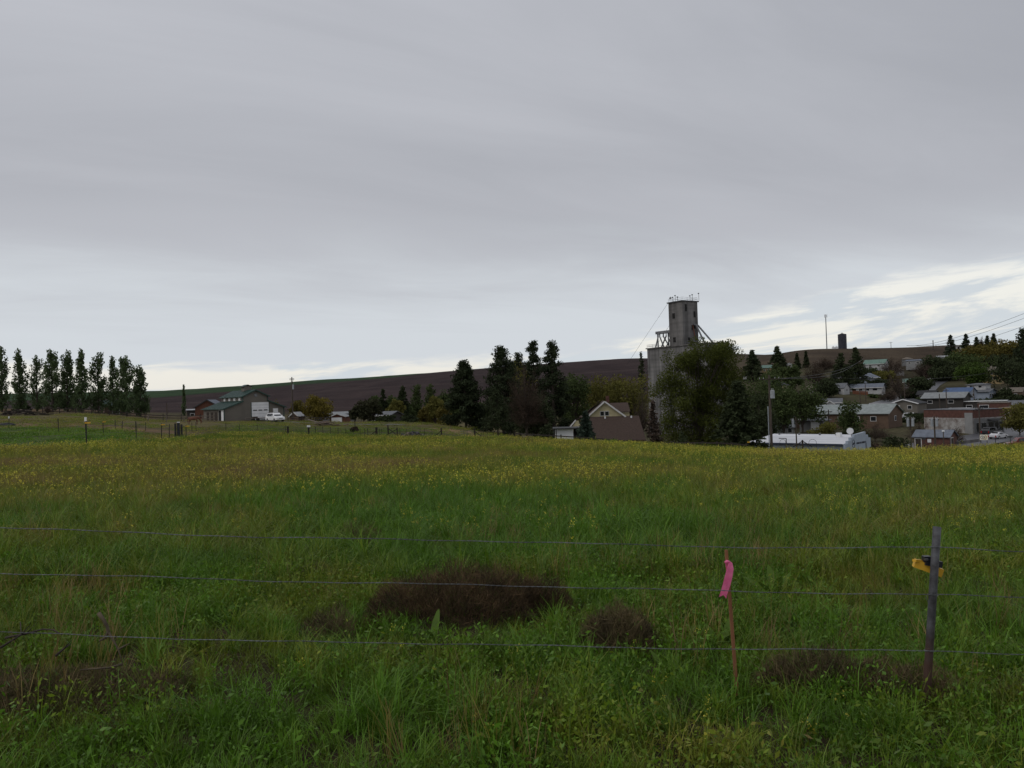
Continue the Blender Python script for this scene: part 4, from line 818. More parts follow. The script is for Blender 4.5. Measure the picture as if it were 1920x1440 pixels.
house('trimmed_porch_house', 'grey green house with bright white porch trim', 1710, 724, 360, 0, 6.6, 6, 2.3, 1.4, 'grey', 'mint', 'x', .5, trim=M_WHITE, wins=[('f', -1.8, 1.2, .9, 1), ('f', 1.5, 1.2, .9, 1)], dz=1.0)
house('hip_roofed_cream_house', 'cream house with dark hip roof above the green trees', 1458, 720, 300, -14, 6.6, 6.2, 4.8, 1.9, 'cream', 'dark', 'hip', .6, wins=[('f', -1.6, 3.6, .7, 1.2), ('f', 1.8, 3.6, .8, 1.2), ('r', 0, 3.6, .8, 1.2), ('f', -2.4, 1.4, .7, 1.2), ('f', 1.8, 1.4, .8, 1.2)], dz=1.5)
house('beige_hall', 'beige building with wide low gable outlined in white', 1704, 776, 228, -16, 7.2, 9, 2.6, 1.1, 'beige', 'dark', 'y', .5, trim=M_WHITE, cat='building', wins=[('f', -1.6, 1.5, 1, .9), ('f', 1.6, 1.5, 1, .9)], dz=.8)
house('grey_roofed_shop', 'dark walled shop with long pale grey roof and end gable', 1776, 778, 238, -16, 11, 7.5, 3.6, 1.5, 'dark', 'silver', 'x', .6, cat='building', dz=.9, trim=M_DKSTEEL, wins=[('f', -3.5, 2.4, 1.2, .8), ('f', 2.2, 2.4, 1.4, .8), ('r', .5, 1.8, 1, 1)])
house('blue_roofed_shop', 'shop with bright blue metal roof behind the grey roofed shop', 1801, 758, 272, -20, 8.2, 6, 2.8, 1.3, 'blue', 'blue', 'x', .4, cat='building', dz=2.0, wins=[('f', 0, 1.6, 1.2, .8), ('r', 0, 1.6, 1, .9)])
house('pale_shed', 'pale cream shed left of the blue roofed shop', 1769, 752, 280, 0, 3.4, 4, 2.0, .3, 'ltgrey', 'white', 'flat', .2, cat='shed', dz=1.4, doors=[('f', 0, .9, 1, 1.6, M_WOODDK)])
htw = house('two_storey_blue_house', 'pale blue house with flat roofed upper storey', 1838, 748, 290, -22, 8.4, 6.5, 2.8, .9, 'blue', 'grey', 'x', .6, dz=.8, wins=[('f', -1, 1.3, 1.2, 1.0), ('r', -1.8, 1.4, .7, 1.1), ('r', 0, 1.4, .7, 1.1), ('r', 1.8, 1.4, .7, 1.1)])
house('', '', 0, 0, 0, 0, 6.4, 4.4, 5.4, .5, 'white', 'grey', 'hip', .5, wins=[('f', -1.6, 4.6, 1.1, .7), ('f', 1.4, 4.6, 1.1, .7)], par=htw, off=(-.8, 1.0, 0), pre='upper_')
hye = house('yellow_house', 'tall yellow ochre house with tan roof and front turret gable', 1862, 722, 368, -14, 8.0, 7.5, 5.0, 2.4, 'yellow', 'tan', 'hip', .5, wins=[('f', .5, 3.9, .8, 1.1), ('f', 2.3, 3.9, .8, 1.1), ('f', .5, 1.5, .8, 1.2), ('f', 2.3, 1.5, .8, 1.2), ('r', 0, 3.9, .8, 1.1)], dz=.6)
house('', '', 0, 0, 0, 0, 3.6, 2.6, 5.3, 1.7, 'yellow', 'tan', 'y', .35, wins=[('f', -.45, 4.2, .55, 1.4), ('f', .5, 4.2, .55, 1.4), ('f', 0, 1.5, .8, 1.3)], trim=M_TRIM, par=hye, off=(-2.7, -4.4, 0), pre='bay_')
house('dark_flat_shop', 'long dark low shop with thin white roof edge', 1842, 778, 232, -4, 12.5, 6, 3.2, 0, 'dark', 'silver', 'flat', .3, cat='building', dz=.9, trim=M_WHITE, wins=[('f', -3, 1.6, 1.4, .9), ('f', 3, 1.6, 1.4, .9)])
house('brick_block', 'white and brick two part block behind the old shop', 1866, 792, 212, -8, 7.0, 6, 4.0, 0, 'brick', 'tan', 'flat', .15, cat='building', dz=.6, wins=[('f', -2.4, 1.6, 1, .9), ('f', -1.1, 1.6, 1, .9), ('f', -2.0, 3.1, 2.0, .8), ('f', 2, 2.6, .5, .3)])
house('corner_shop', 'ochre fronted corner shop at the right edge of the street', 1912, 806, 200, -20, 6, 6, 3.6, 0, 'brown', 'tan', 'flat', .4, cat='building', trim=mat('ochre_trim', (.40, .28, .10)), wins=[('f', -1.5, 1.6, .9, 1.5), ('f', .4, 1.6, .9, 1.5)], dz=.4)
house('hilltop_shed', 'small white and tan shed on the skyline by the spruce', 1800, 656, 512, 0, 4.6, 4, 2.4, .4, 'white', 'tan', 'flat', .2, cat='shed', doors=[('f', -.8, 1.1, 1.2, 1.9, M_DARK)], snap=False)
house('white_strip_house', 'house with long white roof on the upper slope', 1776, 672, 462, 8, 11, 5, 2.3, .8, 'grey', 'white', 'x', .4, dz=3.0, wins=[('f', -2, 1.2, 1, .8)])
house('hillside_house', 'grey house with bright white porch roof below the hilltop', 1853, 690, 402, -14, 9, 6, 2.4, 2.2, 'dark', 'tan', 'x', .4, trim=M_WHITE, wins=[('f', -2.5, 1.2, 1, .8), ('f', 1, 1.2, 1, .8)], dz=3.0)
house('mint_cottage', 'pale green cottage between the slope conifers', 1437, 688, 425, 0, 5, 5, 2.6, 1.3, 'yellow', 'mint', 'x', .5, dz=3.0, wins=[('f', -1, 1.3, .8, .8), ('f', 1, 1.3, .8, .8)])
house('tiny_white_hut', 'tiny white hut on the slope beside the elm crown', 1396, 682, 430, 0, 2.0, 2, 2.2, .4, 'white', 'white', 'flat', .1, cat='shed', dz=2.4, doors=[('f', 0, 1, .8, 1.6)])
house('white_gable_hut', 'tiny white gabled hut above the round green trees', 1480, 690, 430, 10, 3.2, 3, 1.8, .8, 'white', 'white', 'y', .2, cat='shed', dz=3.0, doors=[('f', 0, .9, .8, 1.5)])
# old brick shop: brick parapet above a whitewashed side wall, shop front to the street
bs = P(1826, 824, 172); bo = thing('old_brick_shop', 'old brick shop with whitewashed side wall and street front', 'shop', (bs.x, bs.y, G(bs.x, bs.y)), view_rot(1826) + R(-38))
Ls, Ds, Hs = 12.5, 9.5, 5.2
MB().span(-Ls, 0, 0, Ds, -1.5, 3.45).build('whitewashed_wall', W_['washed'], bo)
MB().span(-Ls - .01, .01, -.01, Ds + .01, 3.45, Hs).build('brick_parapet', W_['brick'], bo)
MB().slab([(-Ls - .1, -.1, Hs + .12), (.15, -.1, Hs + .12), (.15, Ds + .1, Hs + .12), (-Ls - .1, Ds + .1, Hs + .12)], .12).build('coping', RF['grey'], bo)
MB().span(-.02, .14, .1, Ds - .1, -1.5, 3.3).build('shop_front', W_['grey'], bo)
MB().box((-1.0, -.06, 1.6), (1.9, .12, 6)).build('corner_pier', W_['ltgrey'], bo)
for y, w_, h_, nm in ((1.3, 1.2, 2.0, 'shop_window'), (3.0, 1.5, 2.0, 'shop_window'), (5.2, 1.6, 2.2, 'shop_window'), (7.0, 1.1, 2.6, 'shop_door'), (8.4, 1.2, 2.2, 'shop_window')):
    q = MB().box((.16, y, 1.35), (.08, w_ + .2, h_ + .2)).build(nm, W_['ltgrey'], bo); MB().box((.22, y, 1.35), (.04, w_, h_)).build('pane', M_GLASS, q)
MB().slab([(.0, 4.2, 3.1), (0, 7.8, 3.1), (1.2, 7.8, 2.8), (1.2, 4.2, 2.8)], .08).build('awning', M_DKSTEEL, bo)
house('brick_shed', 'small red brick shed with grey roof at the street corner', 1754, 834, 138, -16, 5.6, 4.4, 2.3, 1.0, 'brick', 'bluegrey', 'x', .3, cat='shed', doors=[('f', -2.1, .95, .9, 1.9), ('r', -.6, 1.0, 1.2, 2.0)], wins=[('f', -.3, 1.6, .35, .35, 'window', None, M_WHITE, M_WHITE)], dz=.2)
# small muted houses packed among the trees up the slope
for px, py, d, rel, W, D, H, rise, wl, rf, st, lb in (
    (1575, 716, 372, 12, 6.5, 5.5, 2.4, 1.5, 'grey', 'dark', 'x', 'small grey house with dark roof left of the big conifers'), (1661, 712, 392, -20, 6, 5.5, 2.4, 1.5, 'beige', 'grey', 'x', 'small beige house on the slope below the mint roof'),
    (1682, 700, 432, 10, 6, 5, 2.3, 1.4, 'ltgrey', 'tan', 'hip', 'small pale hip roofed house left of the trailer home'), (1748, 708, 412, -15, 6.5, 5, 2.4, 1.4, 'grey', 'bluegrey', 'x', 'grey house half hidden above the climbing street'),
    (1768, 690, 440, 10, 6, 5, 2.3, 1.5, 'brown', 'dark', 'x', 'brown house with dark roof above the dark street trees'), (1802, 704, 400, -12, 6.5, 5.5, 2.5, 1.5, 'ltgrey', 'grey', 'x', 'pale house in the trees left of the bright round tree'),
    (1812, 684, 436, 8, 6, 5, 2.3, 1.4, 'beige', 'tan', 'hip', 'beige hip roofed house below the golden hilltop trees'), (1890, 704, 392, -10, 6.5, 5.5, 2.5, 1.6, 'grey', 'dark', 'x', 'dark roofed house behind the large dark tree'),
    (1905, 776, 236, -10, 7, 6, 2.8, 1.2, 'beige', 'grey', 'x', 'beige shop roof above the ochre corner shop'), (1900, 738, 300, -14, 7, 6, 2.6, 1.5, 'brown', 'tan', 'x', 'brown house right of the pale blue house'),
    (1740, 752, 292, -14, 6, 5, 2.4, 1.3, 'dark', 'dark', 'x', 'dark house below the bend of the climbing street'), (1530, 738, 305, 0, 6, 5, 2.4, 1.4, 'beige', 'tan', 'x', 'beige house in the trees above the pale blue cottage'),
    (1500, 800, 205, -10, 6.5, 5, 2.4, 1.2, 'brown', 'dark', 'x', 'brown shed roof under the wide green tree'), (1468, 806, 182, 0, 5, 4, 2.2, 1.0, 'ltgrey', 'grey', 'x', 'pale shed behind the transformer pole')):
    house('hillside_cottage', lb, px, py, d, rel, W, D, H, rise, wl, rf, st, .4, wins=[('f', -1.6, 1.4, .8, .9), ('f', 1.5, 1.4, .8, .9)], trim=M_TRIM if px % 2 else None, dz=.3)
# silo and mast on the ridge
sp = P(1580, 657, 600); so_ = thing('steel_silo', 'dark round steel silo standing on the bare ridge', 'silo', sp)
hS = P(1580, 627, 600).z - sp.z
MB().tube([(0, 0, -3), (0, 0, hS)], 3.1, 20).build('shell', mat('silo_steel', (.045, .048, .062), (.03, .03, .04), .6, .5, .3), so_, False)
MB().tube([(0, 0, hS), (0, 0, hS + .8)], [3.25, .5], 20).build('roof', M_DKSTEEL, so_); MB().tube([(0, 0, hS + .8), (0, 0, hS + 1.3)], .4, 8).build('cap', M_DKSTEEL, so_)
for q in range(7): MB().tube([(0, 0, -.5 + q * hS / 7), (0, 0, -.42 + q * hS / 7)], 3.16, 20).build('hoop', M_DKSTEEL, so_)
for px_, w_ in ((1568, 2.2), (1562, 1.2)):
    q = P(px_, 656, 596); tag(MB().span(-w_ / 2, w_ / 2, -.8, .8, -1, 1.3).prism([(-w_ / 2, 1.3), (w_ / 2, 1.3), (0, 1.9)], -.8, .8).build('pump_hut', M_WHITE), 'larger white hut at the foot of the steel silo' if w_ > 2 else 'smaller white hut left of the steel silo', 'hut').location = (q.x, q.y, G(q.x, q.y))
mp_ = P(1550.5, 656, 600); mo = thing('radio_mast', 'tall thin radio mast on the ridge left of the silo', 'mast', mp_); hM = P(1548.5, 590, 600).z - mp_.z
MB().tube([(0, 0, -3), (0, 0, hM)], [.42, .30], 8).build('pole', M_STEEL, mo)
for q in range(3):
    a = q * 2.1; MB().box((math.cos(a) * .9, math.sin(a) * .9, hM - 1), (.35, .35, 2.4)).build('antenna_panel', M_WHITE, mo); MB().tube([(0, 0, hM - 1), (math.cos(a) * .9, math.sin(a) * .9, hM - 1)], .1, 5).build('bracket', M_STEEL, mo)
# ------------------------------------------------------------------ vehicles
def paint(n, c): return mat('car_paint_' + n, c, tuple(q * .9 for q in c), .5, .25, spec=.5)
M_TYRE = mat('tyre', (.02, .02, .02), None, 3, .9); M_RIM = mat('rim', (.35, .35, .36), None, 3, .35, .7); M_LAMP = mat('lamp_glass', (.7, .7, .68), None, 3, .15); M_RED = mat('tail_lamp', (.35, .02, .02), None, 3, .2)
def loft(sec):
    """closed loft through cross sections: each a list of (x,y,z)"""
    b_ = MB(); n = len(sec[0])
    for s in sec: b_.v += [tuple(q) for q in s]
    for i in range(len(sec) - 1):
        for j in range(n): b_.f.append((i * n + j, i * n + (j + 1) % n, (i + 1) * n + (j + 1) % n, (i + 1) * n + j))
    b_.f.append(tuple(range(n))[::-1]); b_.f.append(tuple((len(sec) - 1) * n + j for j in range(n)))
    return b_
def car(name, label, px, py, d, heading, col, kind='suv', cat='car', group=None):
    """heading: degrees turned from facing the camera (+ shows its left flank on the right)"""
    b0 = base(px, py, d); o = thing(name, label, cat, b0, R(heading) + view_rot(px), group)
    Lc, Wc = (4.9, 1.9) if kind != 'sedan' else (4.5, 1.75); H = {'suv': 1.78, 'sedan': 1.42, 'pickup': 1.78}[kind]; h0, hb = .38, {'suv': 1.08, 'sedan': .92, 'pickup': 1.10}[kind]
    # front of the car is -y
    def sec(y, w, z0, z1, r=.10): return [(-w / 2, y, z0), (w / 2, y, z0), (w / 2, y, z1 - r), (w / 2 - r, y, z1), (-w / 2 + r, y, z1), (-w / 2, y, z1 - r)]
    yf, yr = -Lc / 2, Lc / 2
    loft([sec(yf, Wc * .86, h0 + .08, hb - .30), sec(yf + .12, Wc * .97, h0, hb - .14), sec(yf + 1.25, Wc, h0, hb), sec(yr - .25, Wc, h0, hb), sec(yr, Wc * .94, h0 + .1, hb - .1)]).build('body', paint(col[0], col[1]), o, False)
    if kind == 'pickup': ys = [yf + 1.2, yf + 1.75, yr - 2.05, yr - 1.95]
    elif kind == 'sedan': ys = [yf + 1.2, yf + 1.95, yr - 1.5, yr - .65]
    else: ys = [yf + 1.15, yf + 1.9, yr - .55, yr - .12]
    w0, w1 = Wc * .95, Wc * .78
    cabin = loft([sec(ys[0], w0, hb - .05, hb + .02, .01), sec(ys[1], w1, hb - .05, H - .02, .08), sec((ys[1] + ys[2]) / 2, w1, hb - .05, H, .08), sec(ys[2], w1, hb - .05, H - .03, .08), sec(ys[3], w0, hb - .05, hb + .02, .01)])
    cb = cabin.build('cabin', paint(col[0], col[1]), o, False)
    ws = MB(); a, b2 = ys[0] + .10, ys[1] - .02
    ws.add([(-w0 / 2 + .16, a, hb + .10), (w0 / 2 - .16, a, hb + .10), (w1 / 2 - .12, b2, H - .10), (-w1 / 2 + .12, b2, H - .10), (-w0 / 2 + .16, a - .04, hb + .10), (w0 / 2 - .16, a - .04, hb + .10), (w1 / 2 - .12, b2 - .04, H - .10), (-w1 / 2 + .12, b2 - .04, H - .10)],
           [(0, 1, 2, 3), (7, 6, 5, 4), (0, 4, 5, 1), (1, 5, 6, 2), (2, 6, 7, 3), (3, 7, 4, 0)]); ws.build('windscreen', M_GLASS, cb)
    nwin = 3 if kind == 'suv' else 2 if kind == 'sedan' else 1
    for sx in (-1, 1):
        for i in range(nwin):
            ya = ys[1] + .06 + (ys[2] - ys[1] - .1) * i / nwin; yb_ = ys[1] + (ys[2] - ys[1] - .1) * (i + 1) / nwin - .06
            MB().add([(sx * (Wc * .475 + .002), ya - .12, hb + .08), (sx * (Wc * .475 + .002), yb_, hb + .08), (sx * (w1 / 2 + .012), yb_, H - .12), (sx * (w1 / 2 + .012), ya + .05, H - .12), (sx * (Wc * .475 - .06), ya - .12, hb + .08), (sx * (Wc * .475 - .06), yb_, hb + .08), (sx * (w1 / 2 - .06), yb_, H - .12), (sx * (w1 / 2 - .06), ya + .05, H - .12)],
                     [(0, 1, 2, 3), (7, 6, 5, 4), (0, 4, 5, 1), (1, 5, 6, 2), (2, 6, 7, 3), (3, 7, 4, 0)]).build('side_window', M_GLASS, cb)
        MB().box((sx * Wc * .34, yf + .03, hb - .36), (.40, .14, .17)).build('headlight', M_LAMP, o); MB().box((sx * Wc * .40, yr - .02, hb - .3), (.2, .1, .4)).build('tail_light', M_RED, o)
        MB().box((sx * (Wc / 2 + .08), ys[0] + .35, hb + .12), (.2, .1, .16)).build('mirror', paint(col[0], col[1]), o)
        for yw in (yf + .95, yr - 1.0):
            w_ = MB().tube([(sx * (Wc / 2 - .22), yw, .36), (sx * (Wc / 2 + .02), yw, .36)], .36, 14).build('wheel', M_TYRE, o); MB().tube([(sx * (Wc / 2 - .05), yw, .36), (sx * (Wc / 2 + .03), yw, .36)], .22, 10).build('rim', M_RIM, w_)
    MB().box((0, yf - .01, hb - .38), (Wc * .42, .08, .16)).build('grille', M_TYRE, o); MB().box((0, yf - .02, h0 + .16), (Wc * .86, .16, .2)).build('bumper', M_TYRE if kind == 'pickup' else paint(col[0], col[1]), o)
    if kind == 'pickup':
        MB().span(-Wc / 2 + .1, Wc / 2 - .1, yr - 1.85, yr - .12, hb - .02, hb + .012).build('bed', M_TYRE, o)
    else:
        MB().box((0, ys[2] + .2 if kind == 'suv' else ys[2] + .4, hb + .32), (w1 * .8, .1, .36)).build('rear_window', M_GLASS, cb)
    if kind == 'suv':
        for sx in (-1, 1): MB().tube([(sx * .6, ys[1] + .3, H + .06), (sx * .6, ys[2] - .1, H + .06)], .03, 5).build('roof_rail', M_TYRE, cb)
    return o
car('suv', 'white station wagon parked on the gravel beside the green roofed barn', 516, 790, 156, 26, ('white', (.78, .78, .78)), 'suv')
car('silver_car', 'silver car parked at the kerb before the old brick shop', 1872, 824, 158, 152, ('silver', (.55, .55, .57)), 'sedan')
car('dark_car', 'dark car parked behind the silver car at the kerb', 1860, 818, 168, 150, ('black', (.03, .03, .035)), 'suv')
car('red_pickup', 'dark red pickup cut off by the right edge of the street', 1916, 836, 136, -68, ('red', (.15, .035, .03)), 'pickup', 'pickup')
car('white_pickup', 'white pickup parked high on the climbing street', 1747, 728, 395, 82, ('white', (.78, .78, .78)), 'pickup', 'pickup')
car('parked_car', 'dark parked car above the white pickup on the climbing street', 1768, 723, 415, 80, ('black', (.03, .03, .035)), 'suv')
for px, py, d, hd, c, kd, lb in ((1682, 782, 218, 70, ('white', (.7, .7, .7)), 'sedan', 'white car in the yard behind the metal roofed hall'), (1695, 783, 216, 60, ('maroon', (.12, .03, .03)), 'sedan', 'maroon car in the yard between white cars'),
                                 (1710, 784, 214, 95, ('white', (.7, .7, .7)), 'suv', 'white van like wagon in the yard below the beige gable'), (1730, 785, 212, 80, ('black', (.03, .03, .035)), 'suv', 'black car in the yard left of the white box trailer'),
                                 (1748, 786, 210, 90, ('black', (.03, .03, .035)), 'sedan', 'low dark car right beside the white box trailer')):
    car('yard_car', lb, px, py, d, hd, c, kd)
car('street_car', 'dark car far along the street at the right edge', 1897, 806, 205, 150, ('black', (.03, .03, .035)), 'sedan')
# white box trailer
bt = base(1804, 784, 204); bt_ = thing('box_trailer', 'big white box trailer standing behind the old brick shop', 'trailer', bt, view_rot(1804) + R(-12))
MB().span(-2.9, 2.0, -1.2, 1.2, 1.0, 3.6).build('box', M_GREYBLUE, bt_); MB().span(-2.95, 2.05, -1.25, 1.25, 3.6, 3.72).build('roof_rim', M_WHITE, bt_); MB().box((2.06, 0, 2.2), (.1, 2.3, 2.3)).build('door', M_DARK, bt_)
for x in (-2.2, 1.0): MB().tube([(x, -1.15, .45), (x, 1.15, .45)], .45, 12).build('axle_wheels', M_TYRE, bt_)
MB().span(-2.9, 2.0, -1.0, 1.0, .6, 1.0).build('chassis', M_DKSTEEL, bt_)
# flatbed trailer in front of the roll door
ft = base(482, 790, 158); f_ = thing('flatbed_trailer', 'low flatbed trailer parked across the white roll door', 'trailer', ft, view_rot(482) + R(4))
MB().span(-2.2, 1.9, -.9, .9, .55, .66).build('deck', M_WOOD, f_); MB().span(-2.2, 1.9, -.92, -.86, .46, .56).build('side_rail', M_DKSTEEL, f_); MB().beam((1.9, 0, .5), (3.2, 0, .45), .1, .1).build('drawbar', M_DKSTEEL, f_)
for x in (-.7, .15): MB().tube([(x, -.95, .3), (x, .95, .3)], .3, 12).build('axle_wheels', M_TYRE, f_)
for x in (-.6, -.2): MB().box((x, 0, .78), (.5, .7, .22), .3).build('load', M_WOODDK, f_)

# ------------------------------------------------------------------ horse, grazing, facing right
hp = base(364, 797, 137); ho_ = thing('horse', 'chestnut horse grazing in the paddock before the barn', 'horse', hp, view_rot(364) + R(8))
J = {'pel': (-.62, 0, 1.18, .27, .29), 'bel': (-.1, 0, 1.10, .27, .31), 'che': (.42, 0, 1.14, .25, .32), 'wit': (.62, 0, 1.22, .17, .25), 'nk1': (.92, .03, 1.02, .11, .19), 'nk2': (1.12, .05, .66, .09, .13), 'pol': (1.22, .06, .42, .09, .11), 'muz': (1.10, .06, .10, .06, .07),
     'rump': (-.88, 0, 1.10, .18, .22), 'tail': (-1.02, 0, .95, .06, .06), 'tl2': (-1.06, 0, .45, .05, .05)}
E_ = [('pel', 'bel'), ('bel', 'che'), ('che', 'wit'), ('wit', 'nk1'), ('nk1', 'nk2'), ('nk2', 'pol'), ('pol', 'muz'), ('pel', 'rump'), ('rump', 'tail'), ('tail', 'tl2')]
for sx, s_ in ((1, 'a'), (-1, 'b')):
    dxh, dxf = (.10, .08) if sx > 0 else (-.14, -.12)
    J['th' + s_] = (-.70 + dxh * .3, sx * .17, .86, .14, .17); J['st' + s_] = (-.62 + dxh * .7, sx * .17, .70, .09, .10); J['hk' + s_] = (-.86 + dxh, sx * .17, .50, .05, .06); J['hf' + s_] = (-.80 + dxh, sx * .17, .10, .04, .04); J['ht' + s_] = (-.77 + dxh, sx * .17, .02, .06, .07)
    J['sh' + s_] = (.46 + dxf * .3, sx * .15, .86, .11, .13); J['kn' + s_] = (.50 + dxf, sx * .15, .48, .05, .06); J['ff' + s_] = (.50 + dxf, sx * .15, .10, .04, .04); J['ft' + s_] = (.53 + dxf, sx * .15, .02, .06, .07)
    E_ += [('pel', 'th' + s_), ('th' + s_, 'st' + s_), ('st' + s_, 'hk' + s_), ('hk' + s_, 'hf' + s_), ('hf' + s_, 'ht' + s_), ('che', 'sh' + s_), ('sh' + s_, 'kn' + s_), ('kn' + s_, 'ff' + s_), ('ff' + s_, 'ft' + s_)]
    J['er' + s_] = (1.26, .06 + sx * .07, .50, .025, .03); E_.append(('pol', 'er' + s_))
ks = list(J); me = bpy.data.meshes.new('body'); me.from_pydata([J[q][:3] for q in ks], [(ks.index(a), ks.index(b2)) for a, b2 in E_], [])
hb_ = link('body', me, mat('chestnut_coat', (.155, .062, .036), (.085, .034, .022), 3, .7), ho_)
sk = hb_.modifiers.new('skin', 'SKIN'); sk.use_smooth_shade = True
for i, q in enumerate(ks): me.skin_vertices[0].data[i].radius = J[q][3:5]; me.skin_vertices[0].data[i].use_root = (q == 'pel')
ss = hb_.modifiers.new('subsurf', 'SUBSURF'); ss.levels = 2; ss.render_levels = 2
mn = MB()
for i in range(14):
    f = i / 13; x = .62 + f * .55; z = 1.45 - f * .85; mn.add([(x, -.02, z), (x + .06, -.02, z - .05), (x - .02, .10, z - .22), (x - .06, .10, z - .16)], [(0, 1, 2, 3)])
mn.build('mane', mat('dark_mane', (.03, .018, .012), None, 3, .9), ho_)

# ------------------------------------------------------------------ poles and lines
M_POLE = mat('pole_wood', (.095, .075, .060), (.05, .04, .033), 5, .9, stretch=(1, 1, .15)); M_PORC = mat('porcelain', (.40, .40, .40), None, 3, .3); M_WIRE = mat('line_wire', (.06, .06, .062), None, 3, .6)
POLE_TOP = {}
def pole(key, label, px, top, by, d, arm=2.4, tr=0, trx=.45, r=.15, lamp=0, arm_dz=.5, cat='utility pole', tdz=2.6, lean=0, arm_rot=0, trr=.28):
    b0 = base(px, by, d); h = P(px, top, d).z - b0.z
    o = thing('utility_pole' if not lamp else 'street_lamp', label, cat, b0, view_rot(px) + R(arm_rot)); o.rotation_euler.y = R(lean)
    MB().tube([(0, 0, -1), (0, 0, h)], [r * 1.2, r * .8], 9).build('pole', M_POLE, o)
    if arm:
        a = MB().box((0, -.12, h - arm_dz), (arm, .11, .14)).build('crossarm', M_WOODDK, o)
        for x in (-.47, -.28, .28, .47): MB().tube([(x * arm, -.12, h - arm_dz + .07), (x * arm, -.12, h - arm_dz + .26)], [.05, .035], 6).build('insulator', M_PORC, a)
        for sx in (-1, 1): MB().beam((sx * .55, -.13, h - arm_dz - .05), (0, -.13, h - arm_dz - .75), .03, .04).build('brace', M_DKSTEEL, a)
    for q in range(tr):
        x = trx * (1 if q == 0 else -1)
        t_ = MB().tube([(x, -.18, h - tdz - .55), (x, -.18, h - tdz + .45)], trr, 12).build('transformer', M_GREYT, o)
        MB().tube([(x, -.18, h - tdz + .45), (x, -.18, h - tdz + .52)], [trr * 1.1, trr * .6], 12).build('lid', M_GREYT, t_)
        for sx in (-.1, .1): MB().tube([(x + sx, -.18, h - tdz + .5), (x + sx, -.18, h - tdz + .78)], .035, 5).build('bushing', M_PORC, t_)
    if lamp:
        MB().tube([(0, 0, h - .2), (0, -.9, h + .1), (0, -1.5, h + .1)], .04, 5).build('lamp_arm', M_STEEL, o); MB().box((0, -1.7, h + .08), (.3, .6, .14)).build('lamp_head', M_WHITE, o)
    POLE_TOP[key] = (b0, h); return o
M_GREYT = mat('transformer_grey', (.34, .36, .39), None, 2, .5)
p1 = pole('A', 'tall utility pole with grey transformer beside the dark heavy spruce', 1447, 703, 842, 105, 2.6, 1, .34, .17, arm_dz=.55, tdz=2.55)
b0, h = POLE_TOP['A']; MB().tube([(-.28, -.05, -.5), (-.28, -.05, h * .66)], .07, 6).build('conduit', M_GREYT, p1)
pole('B', 'thin pole before the white roof with transformer on its arm', 1494, 782, 842, 118, 1.4, 1, -.4, .10, tdz=.9, trr=.17)
pole('C', 'pole in front of the pale metal roof, left half', 1555, 768, 816, 185, 1.6, 0)
pole('D', 'left of two poles standing on the grassy slope below the bungalow', 1614, 728, 780, 245, 0, r=.13)
pole('E', 'right of two poles standing on the grassy slope below the bungalow', 1624, 720, 762, 280, 0, r=.13)
pole('F', 'pole at the lower bend of the climbing street', 1697, 712, 760, 290, 0, r=.15)
pole('G', 'short pole by the dark yard above the beige gable', 1742, 724, 745, 335, 0, r=.14)
pole('H', 'pole left of the grey roofed shop front', 1763, 738, 785, 225, 0, r=.13)
pole('I', 'taller pole beside the grey roofed shop front', 1776, 728, 785, 222, 1.4, 0, r=.14)
pole('J', 'pole with two grey transformers before the brick shed', 1754, 780, 844, 112, 1.2, 2, .30, .12, tdz=.9, trr=.18)
pole('K', 'pole in front of the old brick shop corner', 1838, 762, 822, 165, 1.6, 0, r=.14)
pole('L', 'pole between the pale blue house and the blue roof', 1827, 722, 762, 265, 0, r=.14)
pole('M', 'thin pole with short arm left of the brick shed', 1709, 780, 844, 112, 1.2, 2, .30, .09, tdz=.9, trr=.18)
pole('N', 'lamp post with white lamp before the brick shed roof', 1770, 808, 844, 100, 0, r=.07, lamp=1, cat='lamp post')
pole('O', 'wooden utility pole behind the white station wagon', 549, 707, 778, 190, 1.0, 1, .25, .16, tdz=2.4, trr=.2)
pole('P', 'short old pole among the rails left of the barn', 313, 756, 776, 190, 0, r=.14)
pole('Q', 'small far pole with arm on the ridge right of the silo', 1671, 641, 658, 590, 2.4, 0, r=.16)
pole('R', 'far pole on the skyline left of the spruce', 1750, 638, 656, 560, 1.0, 0, r=.3)
pole('S', 'thin far pole with arm above the white house', 1550, 704, 742, 335, 2.0, 0, r=.12)
def line(label, a, b2, sag=1.0, r=.02, name='power_line'):
    a, b2 = Vector(a), Vector(b2); n = 16; pts = []
    for i in range(n + 1):
        f = i / n; q = a.lerp(b2, f); q.z -= sag * 4 * f * (1 - f); pts.append(q)
    rr = [r * max(.5, p.y / 100) for p in pts]
    return tag(MB().tube(pts, rr, 4).build(name, M_WIRE), label, 'power line')
line('uppermost power line slanting down to the ridge at the far right', P(1700, 648, 585), P(2010, 552, 150), 3)
line('middle power line slanting down to the ridge at the far right', P(1716, 648, 585), P(2010, 562, 150), 3)
line('lowest power line slanting down to the ridge at the far right', P(1754, 648, 560), P(2010, 576, 150), 3)
line('long thin line crossing the slope from the dark conifers to the yellow house', P(1550, 706, 334), P(1850, 700, 330), 2.0)
line('line running from the transformer pole up past the wide green tree', P(1463, 710, 105), P(1620, 672, 340), 1.5)
line('second line running from the transformer pole past the wide green tree', P(1455, 710, 105), P(1600, 685, 330), 1.5)

